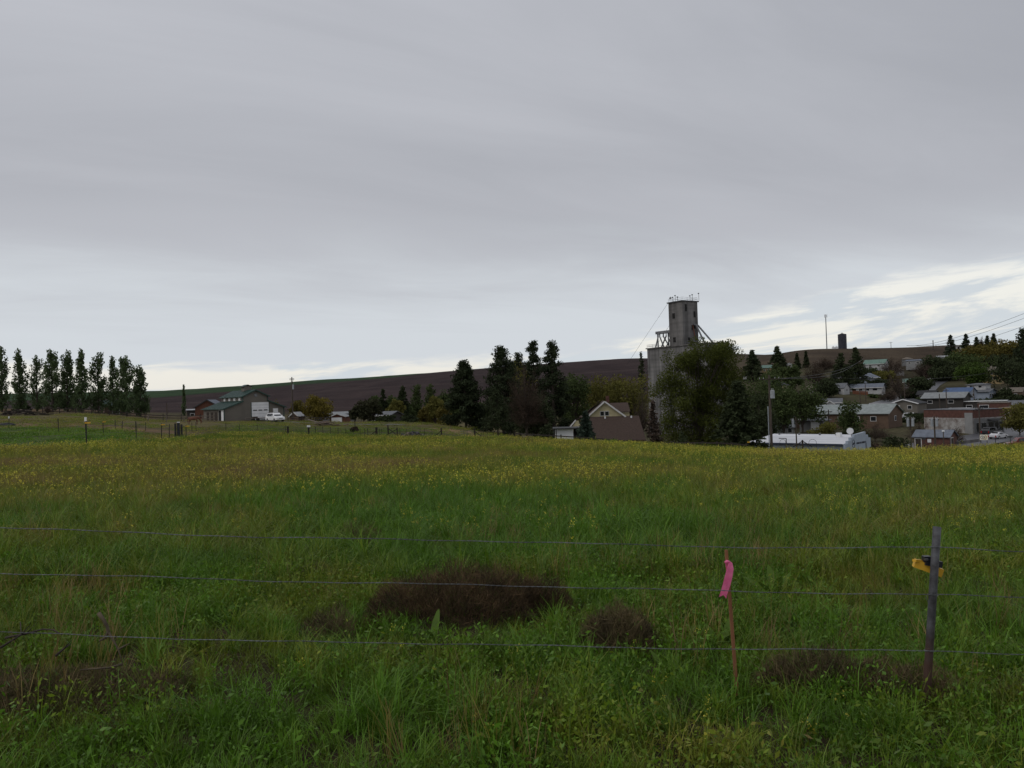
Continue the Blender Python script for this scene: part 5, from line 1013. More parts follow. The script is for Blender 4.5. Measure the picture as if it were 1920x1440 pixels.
# ------------------------------------------------------------------ fences
M_TPOST = mat('t_post_green', (.030, .032, .026), (.02, .018, .016), 4, .8); M_YEL = mat('yellow_plastic', (.62, .36, .03), (.52, .28, .02), 4, .5); M_WOODPOST = mat('post_wood', (.040, .032, .027), (.022, .018, .015), 5, .95, stretch=(1, 1, .2))
def tfence(label, pts, heights=(1.35, .9), ph=1.5, yellow=(), name='electric_fence', white=(), pw=.05, m=None, wr=.006):
    p0 = base(*pts[0]); o = thing(name, label, 'fence', p0); tops = []
    for i, q in enumerate(pts):
        b0 = base(*q) - p0; hh = ph * (1 + .06 * math.sin(i * 7.3)); ln = .05 * math.sin(i * 5.1)
        po = MB().beam(b0 + Vector((0, 0, -.3)), b0 + Vector((ln, 0, hh)), pw, pw).box(b0 + Vector((ln * .5, .03, hh * .5)), (.015, .05, hh * .98)).build('post', m or M_TPOST, o)
        if i in yellow: MB().box(b0 + Vector((ln + .14, -.05, hh - .10)), (.30, .06, .07)).build('insulator', M_YEL, po)
        if i in white: MB().box(b0 + Vector((ln, 0, hh + .10)), (.09, .09, .22)).build('cap', M_WHITE, po)
        tops.append(b0)
    for h_ in heights:
        MB().tube([q + Vector((0, 0, h_)) for q in tops], wr, 3).build('wire', M_WIRE, o)
    return o
tfence('electric fence of dark posts with yellow insulators along the green paddock', [(-80, 840, 38), (163, 833, 43), (256, 820, 58), (303, 823, 62), (317, 818, 68), (349, 821, 66)], ph=1.55, yellow=(1, 3, 5), white=(1,))
tfence('far paddock fence of short posts along the dirt strip', [(17, 798, 84), (110, 806, 78), (194, 812, 74), (216, 803, 92), (229, 804, 92), (273, 801, 100)], heights=(1.0, .6), ph=1.15, yellow=(2,), white=(0,))
tfence('low wire fence with thin posts in front of the horse', [(360, 806, 108), (368, 807, 108), (424, 808, 108), (449, 808, 107), (482, 806, 110), (535, 807, 110), (592, 815, 105)], heights=(1.0, .6), ph=1.2)
tfence('long wire fence of thin posts running from the drive towards the braced posts', [(592 + 14 * i, 814 + .25 * i, 107 - .3 * i) for i in range(8)], heights=(1.0, .6), ph=1.2)
tfence('wire fence of thin dark posts between the braced post and the dark rail fence', [(892 + 11 * i, 818 + .2 * i, 103 - .6 * i) for i in range(7)], heights=(1.0, .6), ph=1.2)
# black gate posts
g0 = base(335, 817, 72); gp = thing('gate_post_cluster', 'pair of thick black posts standing close together by the paddock', 'gate posts', g0, view_rot(335))
for x, h_, r_ in ((-.26, 1.55, .10), (.0, 1.62, .14), (.26, 1.45, .10)): MB().tube([(x, 0, -.3), (x, 0, h_)], [r_, r_ * .92], 10).build('post', M_TPOST if x else mat('black_plastic', (.02, .022, .03), None, 3, .4), gp)
MB().box((0, -.02, 1.64), (.24, .22, .08)).build('cap', M_WHITE, gp); MB().box((.1, -.1, .3), (.5, .1, .12)).build('latch', M_STEEL, gp)
def railfence(label, pts, rails=(.5, 1.0), ph=1.25, pw=.14, m=None, name='rail_fence', rw=.05, rh=.13, wob=.0):
    p0 = base(*pts[0]); o = thing(name, label, 'fence', p0); bs_ = [base(*q) - p0 for q in pts]; rg = random.Random(len(label))
    for b0 in bs_: MB().box(b0 + Vector((0, 0, ph / 2 - .2)), (pw, pw, ph + .4)).build('post', m or M_WOODPOST, o)
    for a, c in zip(bs_[:-1], bs_[1:]):
        for h_ in rails:
            MB().beam(a + Vector((0, -pw / 2 - .03, h_ + rg.uniform(-wob, wob))), c + Vector((0, -pw / 2 - .03, h_ + rg.uniform(-wob, wob))), rw, rh).build('rail', m or M_WOODPOST, o)
    return o
railfence('dark wooden corral fence in front of the poplars and shed', [(px, 776 + (px - 90) * .030, 172 - (px - 90) * .02) for px in (80, 112, 142, 172, 205, 238, 272, 306, 340, 376)], ph=1.35)
railfence('second weathered corral fence nearer the barn', [(278, 789, 150), (312, 788, 152), (345, 787, 153), (380, 787, 154), (402, 787, 155)], ph=1.3, m=M_WOOD, rails=(.6, 1.15))
railfence('rail fence on the bank right of the golden tree yard', [(540, 782, 175), (565, 785, 172), (592, 790, 168), (620, 794, 165)], ph=1.0, m=M_WOODPOST, wob=.1)
railfence('dark rail fence running before the white carport and brown house', [(965, 818, 100), (1000, 820, 98), (1030, 822, 96), (1052, 823, 95), (1078, 824, 94), (1112, 825, 92), (1150, 826, 90), (1188, 827, 88), (1222, 829, 86), (1256, 832, 84)], ph=1.1, rails=(.45, .9))
railfence('low dark rail fence along the field below the huge elm', [(1262, 833, 82), (1290, 835, 80), (1318, 836, 78), (1345, 838, 76), (1372, 839, 75), (1400, 840, 74)], ph=1.15, rails=(.35, .7, 1.0))
# wire gate fence with braced posts in the middle distance
gf0 = base(706, 819, 104); gf = thing('braced_fence', 'old wire fence with thick braced posts beyond the field', 'fence', gf0)
gl_ = [(706, 819, 104, 1.45, .24), (728, 814, 112, 1.5, .16), (745, 815, 110, 1.2, .15), (828, 817, 106, 1.3, .17), (890, 817, 104, 1.45, .17)]; bs_ = []
for px, py, d, h_, w_ in gl_:
    b0 = base(px, py, d) - gf0; bs_.append(b0); MB().box(b0 + Vector((0, 0, h_ / 2 - .2)), (w_, w_, h_ + .4), 0, 0, .04 * math.sin(px)).build('post', M_WOODPOST, gf)
for i, dx_, in ((0, -1.3), (1, 1.2), (2, -1.8), (3, -1.1), (4, 1.25)):
    b0 = bs_[i]; MB().beam(b0 + Vector((dx_, 0, .05)), b0 + Vector((0, 0, 1.0)), .09, .09).build('brace', M_WOODPOST, gf)
for k, px in enumerate((684, 690, 712, 716, 750, 762, 788, 796, 810, 870, 876, 906)):
    b0 = base(px, 816, 108) - gf0; MB().box(b0 + Vector((0, 0, .5)), (.05, .05, 1.3)).build('stake', M_TPOST, gf)
for h_ in (.45, .8, 1.1):
    MB().tube([bs_[1] + Vector((0, 0, h_)), bs_[2] + Vector((0, 0, h_)), bs_[3] + Vector((0, 0, h_))], .008, 3).build('wire', M_WIRE, gf)
for h_ in (.3, .55, .8, 1.05): MB().tube([bs_[4] + Vector((-1.9, 0, h_)), bs_[4] + Vector((-.1, 0, h_))], .02, 4).build('gate_rail', M_STEEL, gf)
# two stout posts by the drive
for px, py, d, h_, w_, cap, lb in ((540, 816, 100, 1.25, .28, 0, 'thick black post beside the drive in front of the white station wagon'), (579, 814, 101, 1.3, .24, 1, 'thick post with white cap right of the drive'), (566, 815, 100, .45, .16, 0, 'short stump between the two thick drive posts')):
    b0 = base(px, py, d); o = thing('drive_post', lb, 'post', b0); MB().tube([(0, 0, -.3), (0, 0, h_)], [w_ / 2, w_ / 2 * .95], 9).build('post', M_WOODPOST, o)
    if cap: MB().box((0, 0, h_ + .06), (w_ + .12, w_ + .12, .22)).build('cap', M_WHITE, o)
b0 = base(484, 810, 104); b2 = base(590, 812, 103); tag(MB().beam(b0 + Vector((0, 0, .25)), b2 + Vector((0, 0, .28)), .18, .2).build('timber', M_WOOD), 'long pale timber lying across between the thick posts', 'timber')
b0 = base(578, 790, 150); b2 = base(612, 800, 140); tag(MB().tube([b0 + Vector((0, 0, .8)), b2 + Vector((0, 0, .2))], [.1, .13], 7).build('fallen_pole', M_WOOD), 'fallen grey pole leaning below the golden tree', 'pole')

# ------------------------------------------------------------------ heaps, sign, small things
def heap(name, label, px, py, d, W, D, H, n, m, mk, cat, seed):
    rg = random.Random(seed); b0 = base(px, py, d); o = thing(name, label, cat, b0, view_rot(px))
    for i in range(n):
        x = rg.gauss(0, .33) * W * .75; y = rg.uniform(-.5, .5) * D; top = H * max(.1, 1 - (2 * x / W) ** 2); z = rg.uniform(.02, max(.06, top))
        if mk == 'log': l_ = rg.uniform(.5, 1.5); a = rg.uniform(-.4, .4); q = MB().tube([(x - l_ / 2, y - l_ / 2 * a, z), (x + l_ / 2, y + l_ / 2 * a, z + rg.uniform(-.15, .15))], [rg.uniform(.06, .13)] * 2, 6)
        else:
            q = MB(); s = rg.uniform(.15, .38); q.box((x, y, z), (s * rg.uniform(.8, 1.6), s, s * .8), rg.uniform(0, 3), rg.uniform(-.4, .4), rg.uniform(-.4, .4))
        q.build('log' if mk == 'log' else 'rock', m if rg.random() < .7 else M_WOOD, o)
    return o
heap('rubble_heap', 'dark heap of broken rocks and timber inside the wire fence', 771, 819, 103, 4.4, 1.6, .8, 60, mat('dark_rock', (.09, .088, .095), (.04, .04, .045), 3, .9), 'rock', 'heap', 1)
heap('log_heap', 'grey brush and log heap at the far left below the poplars', 40, 785, 150, 8.0, 3.0, 1.1, 70, M_WOODPOST, 'log', 'heap', 2)
heap('timber_heap', 'grey timber heap left of the dark rail fence', 985, 819, 99, 3.6, 1.2, .5, 26, M_WOOD, 'log', 'heap', 3)
heap('brush_heap', 'pinkish brush heap in front of the red garage', 606, 800, 140, 4.6, 1.6, .8, 40, mat('pale_brush', (.17, .125, .10), None, 3, .9), 'log', 'heap', 4)
heap('junk_heap', 'dark junk heap under the huge elm', 1330, 838, 80, 4.0, 1.4, .55, 36, mat('dark_junk', (.045, .042, .045), None, 3, .8), 'rock', 'heap', 5)
# round bale / dark hump at the far left
b0 = base(12, 793, 96); o = thing('covered_bale', 'long low dark covered hump at the left edge of the green paddock', 'bale', b0, view_rot(12))
sec_ = lambda x, r_: [(x, math.cos(a) * r_ * .8, max(-.05, math.sin(a)) * r_) for a in np.linspace(0, 2 * math.pi, 12, endpoint=False)]
loft([sec_(-.9, .22), sec_(-.6, .36), sec_(0, .40), sec_(.55, .34), sec_(.95, .2)]).build('cover', mat('black_tarp', (.02, .02, .022), None, 3, .5), o, True)
MB().tube([(-.5, -.36, .12), (.5, -.36, .12)], .03, 5).build('strap', M_STEEL, o)
# roadside sign board
b0 = base(1845, 828, 148); so_ = thing('sign_board', 'pale roadside sign board with a round yellow and grey emblem', 'sign', b0, view_rot(1845)); zt_ = P(1845, 815, 148).z - b0.z; kk = 148 / FPX
MB().span(-.65, .65, -.05, .05, zt_ - 1.0, zt_).build('board', mat('sign_cream', (.80, .74, .56), (.72, .70, .62), .8, .6), so_)
for x in (-.5, .5): MB().box((x, .1, zt_ / 2 - .4), (.1, .1, zt_ + .6)).build('post', M_WOODPOST, so_)
def ring(cx_, cz_, rx, rz_, a0, a1, m, nm):
    q = MB(); n = 14
    for i in range(n):
        a = a0 + (a1 - a0) * i / n; c = a0 + (a1 - a0) * (i + 1) / n
        q.beam((cx_ + math.cos(a) * rx, -.062, cz_ + math.sin(a) * rz_), (cx_ + math.cos(c) * rx, -.062, cz_ + math.sin(c) * rz_), .02, .09)
    return q.build(nm, m, so_)
M_OCHRE = mat('sign_ochre', (.36, .22, .05), None, 2, .6); M_SGREY = mat('sign_grey', (.16, .17, .19), None, 2, .6)
ring(.30, zt_ - .45, .14, .26, -1.5, 4.2, M_OCHRE, 'emblem'); ring(-.25, zt_ - .5, .25, .28, 1.0, 5.2, M_SGREY, 'emblem'); ring(-.05, zt_ - .5, .16, .14, 0, 6.0, M_SGREY, 'emblem'); ring(.1, zt_ - .78, .3, .06, 3.3, 6.1, M_OCHRE, 'emblem')
# kerb wall and street things
b0 = base(1785, 828, 146); b2 = base(1838, 824, 152); tag(MB().beam(b0 + Vector((0, 0, .35)), b2 + Vector((0, 0, .35)), .3, .5).beam(b0 + Vector((0, 0, -.2)), b2 + Vector((0, 0, -.2)), .45, .6).build('low_wall', M_CONC), 'long low concrete wall leading to the pale sign board', 'wall')
for px, py, d, h_, arm_, lb in ((1867, 838, 110, 1.6, .0, 'thin dark post in the grass below the silver car'), (1895, 838, 112, 2.0, .5, 'short street sign post left of the red pickup'), (1733, 842, 105, 1.9, .35, 'dark sign post in front of the brick shed'), (1793, 842, 104, 1.3, 0, 'thin stake at the field edge right of the brick shed')):
    b0 = base(px, py, d); o = thing('street_post', lb, 'post', b0, view_rot(px)); hh = P(px, py - h_ * FPX / d * .8, d).z - b0.z
    MB().tube([(0, 0, -.3), (0, 0, hh)], .05, 6).build('post', M_DKSTEEL, o); MB().box((0, -.06, hh - .15), (.12 + arm_, .04, .22)).build('plate', M_DKSTEEL, o)
# frame, brace posts and hoops before the white roofed building
b0 = base(1470, 838, 84); o = thing('pipe_frame', 'dark angled pipe frame standing before the white roof', 'frame', b0, view_rot(1470)); hh = P(1470, 822, 84).z - b0.z
MB().tube([(.25, 0, -.3), (.25, 0, hh)], .05, 6).build('upright', M_DKSTEEL, o); MB().tube([(.27, 0, hh), (-.5, 0, hh + .02)], .045, 6).build('top_bar', M_DKSTEEL, o)
b0 = base(1505, 838, 82); o = thing('brace_post', 'dark corner post with two slanting braces before the white roof', 'post', b0, view_rot(1505)); hh = P(1505, 825, 82).z - b0.z
MB().tube([(0, 0, -.3), (0, 0, hh)], .09, 8).build('post', M_WOODPOST, o)
for sx in (-1, 1): MB().tube([(0, 0, hh - .12), (sx * .95, 0, hh - .72)], .055, 6).build('brace', M_WOODPOST, o)
for px, d, r_, lb in ((1524, 84, .38, 'wire hoop standing in the grass right of the braced post'), (1468, 86, .3, 'wire hoop standing under the pipe frame')):
    b0 = base(px, 838, d); o = thing('wire_hoop', lb, 'hoop', b0, view_rot(px)); hh = P(px, 829, d).z - b0.z
    MB().tube([(math.cos(a) * r_, 0, hh - r_ + math.sin(a) * r_ + .3) for a in np.linspace(0, math.pi, 12)], .02, 5).build('hoop', M_DKSTEEL, o)
    for sx in (-1, 1): MB().tube([(sx * r_, 0, -.2), (sx * r_, 0, hh - r_ + .3)], .02, 5).build('leg', M_DKSTEEL, o)
b0 = base(1600, 748, 322); b2 = base(1627, 748, 322); o = thing('board_fence', 'red brown board fence in front of the long white bungalow', 'fence', b0); dv = (b2 - b0); n = 14
for i in range(n): q = dv * (i / (n - 1)); MB().box(q + Vector((0, 0, .6)), (dv.length / n * .92, .05, 1.7)).build('board', mat('red_boards', (.20, .075, .04), None, 3, .9), o)
for z in (.2, 1.0): MB().beam(Vector((0, .05, z)), dv + Vector((0, .05, z)), .05, .1).build('rail', M_WOODPOST, o)
# bird-sized yellow tag seen under the dark spruce
b0 = base(1404, 838, 80); o = thing('yellow_marker', 'small yellow marker plate at the fence under the dark spruce', 'marker', b0, view_rot(1404)); hh = P(1404, 829, 80).z - b0.z
MB().box((0, -.02, hh), (.26, .03, .12)).build('plate', M_YEL, o); MB().tube([(0, .02, -.3), (0, .02, hh + .05)], .03, 5).build('stake', M_TPOST, o)
# ------------------------------------------------------------------ the meadow: grass, weeds and mustard flowers (uncountable: stuff)
def veg_mat(name, ramp, transl=.28, inst=True):
    m = bpy.data.materials.new(name); m.use_nodes = True; t = m.node_tree; b = t.nodes['Principled BSDF']
    b.inputs['Roughness'].default_value = .45; b.inputs['Specular IOR Level'].default_value = .24
    oi = t.nodes.new('ShaderNodeObjectInfo'); at = t.nodes.new('ShaderNodeAttribute'); at.attribute_type = 'INSTANCER'; at.attribute_name = 'tint'
    ge = t.nodes.new('ShaderNodeNewGeometry'); n = t.nodes.new('ShaderNodeTexNoise'); n.inputs['Scale'].default_value = 9; n.inputs['Detail'].default_value = 3; t.links.new(ge.outputs['Position'], n.inputs[0])
    a = t.nodes.new('ShaderNodeMath'); a.operation = 'MULTIPLY_ADD'; t.links.new(oi.outputs['Random'], a.inputs[0]); a.inputs[1].default_value = .40; a.inputs[2].default_value = -.20
    c = t.nodes.new('ShaderNodeMath'); c.operation = 'ADD'; t.links.new(a.outputs[0], c.inputs[0]); t.links.new(at.outputs['Fac'], c.inputs[1])
    d = t.nodes.new('ShaderNodeMath'); d.operation = 'MULTIPLY_ADD'; t.links.new(n.outputs[0], d.inputs[0]); d.inputs[1].default_value = .5; t.links.new(c.outputs[0], d.inputs[2])
    e = t.nodes.new('ShaderNodeMath'); e.operation = 'SUBTRACT'; t.links.new(d.outputs[0], e.inputs[0]); e.inputs[1].default_value = .25
    r = t.nodes.new('ShaderNodeValToRGB'); el_ = r.color_ramp.elements
    for i, (p, col_) in enumerate(ramp):
        q = el_[i] if i < 2 else el_.new(p); q.position = p; q.color = (*col_, 1)
    t.links.new(e.outputs[0], r.inputs[0])
    fr = t.nodes.new('ShaderNodeMath'); fr.operation = 'MULTIPLY'; t.links.new(oi.outputs['Random'], fr.inputs[0]); fr.inputs[1].default_value = 7.31
    f2 = t.nodes.new('ShaderNodeMath'); f2.operation = 'FRACT'; t.links.new(fr.outputs[0], f2.inputs[0]); mr = t.nodes.new('ShaderNodeMapRange'); t.links.new(f2.outputs[0], mr.inputs[0]); mr.inputs[3].default_value = .62; mr.inputs[4].default_value = 1.3
    mm = t.nodes.new('ShaderNodeMix'); mm.data_type = 'RGBA'; mm.blend_type = 'MULTIPLY'; mm.inputs[0].default_value = 1; t.links.new(r.outputs[0], mm.inputs[6]); t.links.new(mr.outputs[0], mm.inputs[7])
    class _O: outputs = [mm.outputs[2]]
    r = _O
    t.links.new(r.outputs[0], b.inputs['Base Color'])
    tr = t.nodes.new('ShaderNodeBsdfTranslucent'); t.links.new(r.outputs[0], tr.inputs[0]); mx = t.nodes.new('ShaderNodeMixShader'); mx.inputs[0].default_value = transl
    t.links.new(b.outputs[0], mx.inputs[1]); t.links.new(tr.outputs[0], mx.inputs[2]); t.links.new(mx.outputs[0], t.nodes['Material Output'].inputs[0])
    return m
M_GRASS = veg_mat('grass_blades', [(0, (.090, .190, .014)), (.35, (.150, .200, .018)), (.65, (.225, .205, .038)), (1, (.25, .165, .075))])
M_PETAL = veg_mat('mustard_petals', [(0, (.42, .42, .05)), (1, (.50, .42, .05))], .25)
def blade_arr(n, rad, h, w, bend, rng, segs=3):
    a = rng.uniform(0, 6.283, n); r = rad * np.sqrt(rng.uniform(0, 1, n)); bx, by_ = np.cos(a) * r, np.sin(a) * r
    hh = h * rng.uniform(.55, 1.15, n); th = rng.uniform(0, 6.283, n); bd = bend * rng.uniform(.2, 1.3, n); wd = w * rng.uniform(.6, 1.3, n); ps = th + math.pi / 2 + rng.uniform(-.6, .6, n)
    V = np.zeros((n, segs + 1, 2, 3))
    for k in range(segs + 1):
        t_ = k / segs; off = bd * hh * t_ ** 1.9; x = bx + np.cos(th) * off; y = by_ + np.sin(th) * off; z = hh * (t_ - .32 * np.minimum(bd, 1.2) * t_ ** 2.4); ww = wd * .5 * (1 - t_) ** .65 + .0004
        for s in (0, 1): V[:, k, s, 0] = x + (2 * s - 1) * np.cos(ps) * ww; V[:, k, s, 1] = y + (2 * s - 1) * np.sin(ps) * ww; V[:, k, s, 2] = z
    V[:, 0, :, 2] -= .03
    i0 = np.arange(n)[:, None] * (segs + 1) * 2 + np.arange(segs)[None, :] * 2
    F_ = np.stack([i0, i0 + 1, i0 + 3, i0 + 2], -1).reshape(-1, 4); return V.reshape(-1, 3), F_
def join(parts):
    V = []; F_ = []; M_ = []; k = 0
    for v, f, mi in parts: V.append(v); F_.append(f + k); M_.append(np.full(len(f), mi)); k += len(v)
    return np.concatenate(V), np.concatenate(F_), np.concatenate(M_)
def vobj(name, parts):
    V, F_, M_ = join(parts); me = mesh_np(name, V, F_); me.materials.append(M_GRASS); me.materials.append(M_PETAL); me.polygons.foreach_set('material_index', M_.astype(np.int32)); me.update()
    return bpy.data.objects.new(name, me)          # a source shape: never linked to the scene itself
rg = np.random.RandomState(11)
def leafclump(n, rad, h, ls):
    c = np.stack([rg.normal(size=n) * rad * .5, rg.normal(size=n) * rad * .5, rg.uniform(.15, 1, n) * h], 1); v, f = rhombi(c, ls, ls * .42, rg, np.tile(np.array([0, 0, .35]), (n, 1)), 1.0); return v, f, 0
def flower(n, rad, h, pet, ps, stem_w, spread):
    out = []; v, f = blade_arr(n, rad, h, stem_w, .12, rg, 3); out.append((v, f, 0)); tips = v.reshape(n, 4, 2, 3)[:, 3].mean(1)
    c = np.repeat(tips, pet, 0) + rg.normal(size=(n * pet, 3)) * np.array([spread, spread, spread * .8]); v, f = rhombi(c, ps, ps * .8, rg); out.append((v, f, 1)); return out
VAR = []
for k in range(4): VAR.append(vobj('tuft', [(*blade_arr(34, .11, .30 + .05 * k, .0095, .75, rg, 3), 0)]))                       # 0-3 near tufts
VAR.append(vobj('weed', [leafclump(84, .24, .17, .019), (*blade_arr(10, .12, .24, .008, .7, rg), 0)]))                         # 4 leafy weeds
VAR.append(vobj('weed', [leafclump(90, .26, .24, .017), (*blade_arr(8, .12, .32, .007, .4, rg), 0)]))                          # 5
for k in range(3): VAR.append(vobj('patch', [(*blade_arr(120, .55, .36, .013, .45, rg, 3), 0)]))                               # 6-8 mid meadow
for k in range(3): VAR.append(vobj('patch', [(*blade_arr(150, 1.2, .42, .030, .35, rg, 2), 0)]))                               # 9-11 far meadow
VAR.append(vobj('mustard', flower(3, .07, .52, 9, .0085, .005, .022) + [leafclump(10, .10, .28, .03)]))                        # 12 near flowers
VAR.append(vobj('mustard', flower(2, .06, .60, 10, .0085, .005, .022) + [leafclump(8, .10, .30, .03)]))                         # 13
VAR.append(vobj('mustard', flower(5, .34, .50, 6, .0135, .006, .026)))                                                         # 14 mid
VAR.append(vobj('mustard', flower(11, .75, .50, 5, .0200, .008, .040)))                                                          # 15 far
VAR.append(vobj('lawn', [(*blade_arr(130, 1.4, .10, .05, .8, rg, 2), 0)]))                                                     # 16 short lawn
VAR.append(vobj('dry_stalk', [(*blade_arr(9, .10, .50, .006, .25, rg, 3), 0)]))                                               # 17 dry stalks
VAR.append(vobj('long_grass', [(*blade_arr(26, .10, .52, .011, .85, rg, 4), 0)]))                                             # 18 lush long grass
PTS = []
def edge_d(px): return np.interp(px, FE_PX, FE_D)
def put(n, d0, d1, kinds, sc0, sc1, tint, keep=None, power=1.0, half=.74, tilt=.12):
    n = int(n * (1 + 3.6 / (.74 * (d0 + d1) / 2)))            # the strip reaches 3.6 m past the frame on both sides
    u = rg.uniform(0, 1, n); d = (d0 ** (power + 1) + u * (d1 ** (power + 1) - d0 ** (power + 1))) ** (1 / (power + 1))
    s = rg.uniform(-1, 1, n); x = s * (half * np.maximum(d, 5) + 3.6); y = d; px = 960 + FPX * x / y
    k = np.ones(n, bool)
    if keep is not None: k &= rg.uniform(0, 1, n) < keep(x, y, px)
    x, y, px = x[k], y[k], px[k]; m = len(x)
    tn = tint(x, y, px) + rg.normal(size=m) * .05
    PTS.append(np.stack([x, y, Gn(x, y) - .02, rg.normal(size=m) * tilt, rg.normal(size=m) * tilt, rg.uniform(0, 6.283, m), rg.uniform(sc0, sc1, m), tn, np.array(kinds)[rg.randint(0, len(kinds), m)]], 1))
def gauss(x, y, cx_, cy_, rx, ry): return np.exp(-(((x - cx_) / rx) ** 2 + ((y - cy_) / ry) ** 2))
def bare_soil(x, y):       # trodden dirt where little grows
    c = P(60, 1225, 5.9); c2 = P(450, 1235, 5.6); c3 = P(560, 1230, 5.7)
    big = P(866, 1150, 7.7); b2_ = P(1160, 1214, 6.6); fr_ = P(860, 1185, 6.95)
    return np.clip(gauss(x, y, big.x, big.y, .85, .5) * 1.3 + gauss(x, y, b2_.x, b2_.y, .33, .3) + gauss(x, y, fr_.x, fr_.y, .55, .25) * .8 + gauss(x, y, c.x, c.y, 1.25, .8) * 1.5 + gauss(x, y, c2.x, c2.y, .4, .25) + gauss(x, y, c3.x, c3.y, .5, .25) * .6, 0, 1)
def tint_f(x, y, px):
    n1 = vnoise(x * .22 + 3, y * .16, 3); n2 = vnoise(x * 1.1, y * 1.1 + 40, 3); 
    far = sm(y, 13, 26)
    t_ = .22 + .24 * far + (n1 - .5) * (.6 + .55 * far) + (n2 - .5) * (.25 + .75 * (1 - far))
    t_ += .14 * sm(px, 900, 200) * sm(y, 9, 16) * sm(y, 60, 40) - .42 * np.exp(-((px - 880) / 300) ** 2) * sm(y, 9, 11.5) * sm(y, 22, 15)
    t_ -= .14 * sm(y, edge_d(px) - 22, edge_d(px) - 4)
    return np.clip(t_, -.1, 1)
nosoil = lambda x, y, px: 1 - bare_soil(x, y) * .72
put(3600, 2.8, 10.5, [0, 1, 2, 3, 0, 1], .40, .85, tint_f, nosoil, .6)
put(3600, 2.8, 10.5, [0, 1, 2, 3, 18], .25, .62, lambda x, y, px: tint_f(x, y, px) + .12, lambda x, y, px: nosoil(x, y, px) * (.25 + .75 * sm(vnoise(x * 1.1 + 20, y * 1.1, 2), .38, .6)), .6, tilt=.45)
put(8000, 9, 19, [0, 1, 2, 3, 18], .6, 1.15, tint_f, nosoil)
put(4200, 3.6, 14, [4, 5], .6, 1.35, lambda x, y, px: tint_f(x, y, px) - .08, lambda x, y, px: nosoil(x, y, px) * (.15 + .85 * sm(vnoise(x * .8 + 9, y * .8, 2), .42, .6)), .7)
put(2200, 5, 16, [18], .5, .85, lambda x, y, px: tint_f(x, y, px) - .15, lambda x, y, px: nosoil(x, y, px) * np.clip(sm(vnoise(x * .5 + 30, y * .5, 2), .5, .66) + .9 * np.exp(-((px - 880) / 260) ** 2) * sm(y, 9, 11), 0, 1), .7)
put(2600, 4.5, 16, [17], .6, 1.1, lambda x, y, px: np.full(len(x), .85), lambda x, y, px: sm(vnoise(x * .6 + 70, y * .6, 2), .5, .7), .7)
put(6500, 15, 44, [6, 7, 8], .8, 1.2, tint_f, lambda x, y, px: (y < edge_d(px) + 1) * 1.0)
put(9500, 38, 112, [9, 10, 11], .75, 1.15, tint_f, lambda x, y, px: (y < edge_d(px)) * 1.0)
lawn_t = lambda x, y, px: np.where((px < 255) & (y < 88), .06, .50) + (vnoise(x * .08, y * .05, 2) - .5) * .5 - .22 * sm(px, 380, 470) * sm(y, 150, 125)
put(8000, 44, 170, [16], .8, 1.3, lawn_t, lambda x, y, px: (y > edge_d(px)) * (px < 1000) * 1.0 * np.where((px < 255) & (y < 88), 1, .55 * (vnoise(x * .05, y * .05, 3) < .60)), half=.72)
def fl_far(x, y, px):
    n = vnoise(x * .14 + 11, y * .10 + 5, 3); return np.clip((sm(n, .36, .64) * .85 + .14) * (.45 + .55 * sm(px, 700, 1300)) + .28 * sm(y, edge_d(px) - 16, edge_d(px) - 6) * sm(px, 560, 1000) + .45 * np.exp(-((y - 40) / 4.5) ** 2) * sm(px, 380, 150), 0, 1) * (y < edge_d(px) + .5)
put(1700, 9, 22, [12, 13], .7, 1.1, lambda x, y, px: rg.uniform(.1, .8, len(x)), lambda x, y, px: sm(vnoise(x * .30 + 5, y * .30, 2), .46, .62) * (.10 + .9 * sm(y, 9, 13)) * (.35 + .65 * np.exp(-((px - 880) / 260) ** 2) + .65 * sm(px, 1150, 1500)), .9)
put(50, 4.2, 7, [12, 13], .45, .75, lambda x, y, px: rg.uniform(.1, .8, len(x)), lambda x, y, px: sm(vnoise(x * .9 + 50, y * .9, 2), .5, .66), .5)
put(9500, 16, 46, [14], .75, 1.15, lambda x, y, px: rg.uniform(.1, .9, len(x)), fl_far)
put(12500, 40, 112, [15], .75, 1.15, lambda x, y, px: rg.uniform(.1, .9, len(x)), fl_far)
A_ = np.concatenate(PTS)
gme = bpy.data.meshes.new('meadow_grass'); gme.vertices.add(len(A_)); gme.vertices.foreach_set('co', A_[:, :3].astype(np.float32).ravel())
q = gme.attributes.new('rot', 'FLOAT_VECTOR', 'POINT'); q.data.foreach_set('vector', A_[:, 3:6].astype(np.float32).ravel())
for nm, c in (('scl', 6), ('tint', 7)): q = gme.attributes.new(nm, 'FLOAT', 'POINT'); q.data.foreach_set('value', A_[:, c].astype(np.float32))
q = gme.attributes.new('sort', 'INT', 'POINT'); q.data.foreach_set('value', A_[:, 8].astype(np.int32))
gob = tag(link('meadow_grass', gme), 'rough meadow of long grass, weeds and yellow mustard flowers', 'grass', kind='stuff')
ng = bpy.data.node_groups.new('meadow_scatter', 'GeometryNodeTree')
ng.interface.new_socket('Geometry', in_out='INPUT', socket_type='NodeSocketGeometry'); ng.interface.new_socket('Geometry', in_out='OUTPUT', socket_type='NodeSocketGeometry')
gi = ng.nodes.new('NodeGroupInput'); go = ng.nodes.new('NodeGroupOutput'); jn = ng.nodes.new('GeometryNodeJoinGeometry')
def named(nm, ty):
    n = ng.nodes.new('GeometryNodeInputNamedAttribute'); n.data_type = ty; n.inputs[0].default_value = nm; return n.outputs[0]
a_rot, a_scl, a_srt = named('rot', 'FLOAT_VECTOR'), named('scl', 'FLOAT'), named('sort', 'INT')
er = ng.nodes.new('FunctionNodeEulerToRotation'); ng.links.new(a_rot, er.inputs[0])
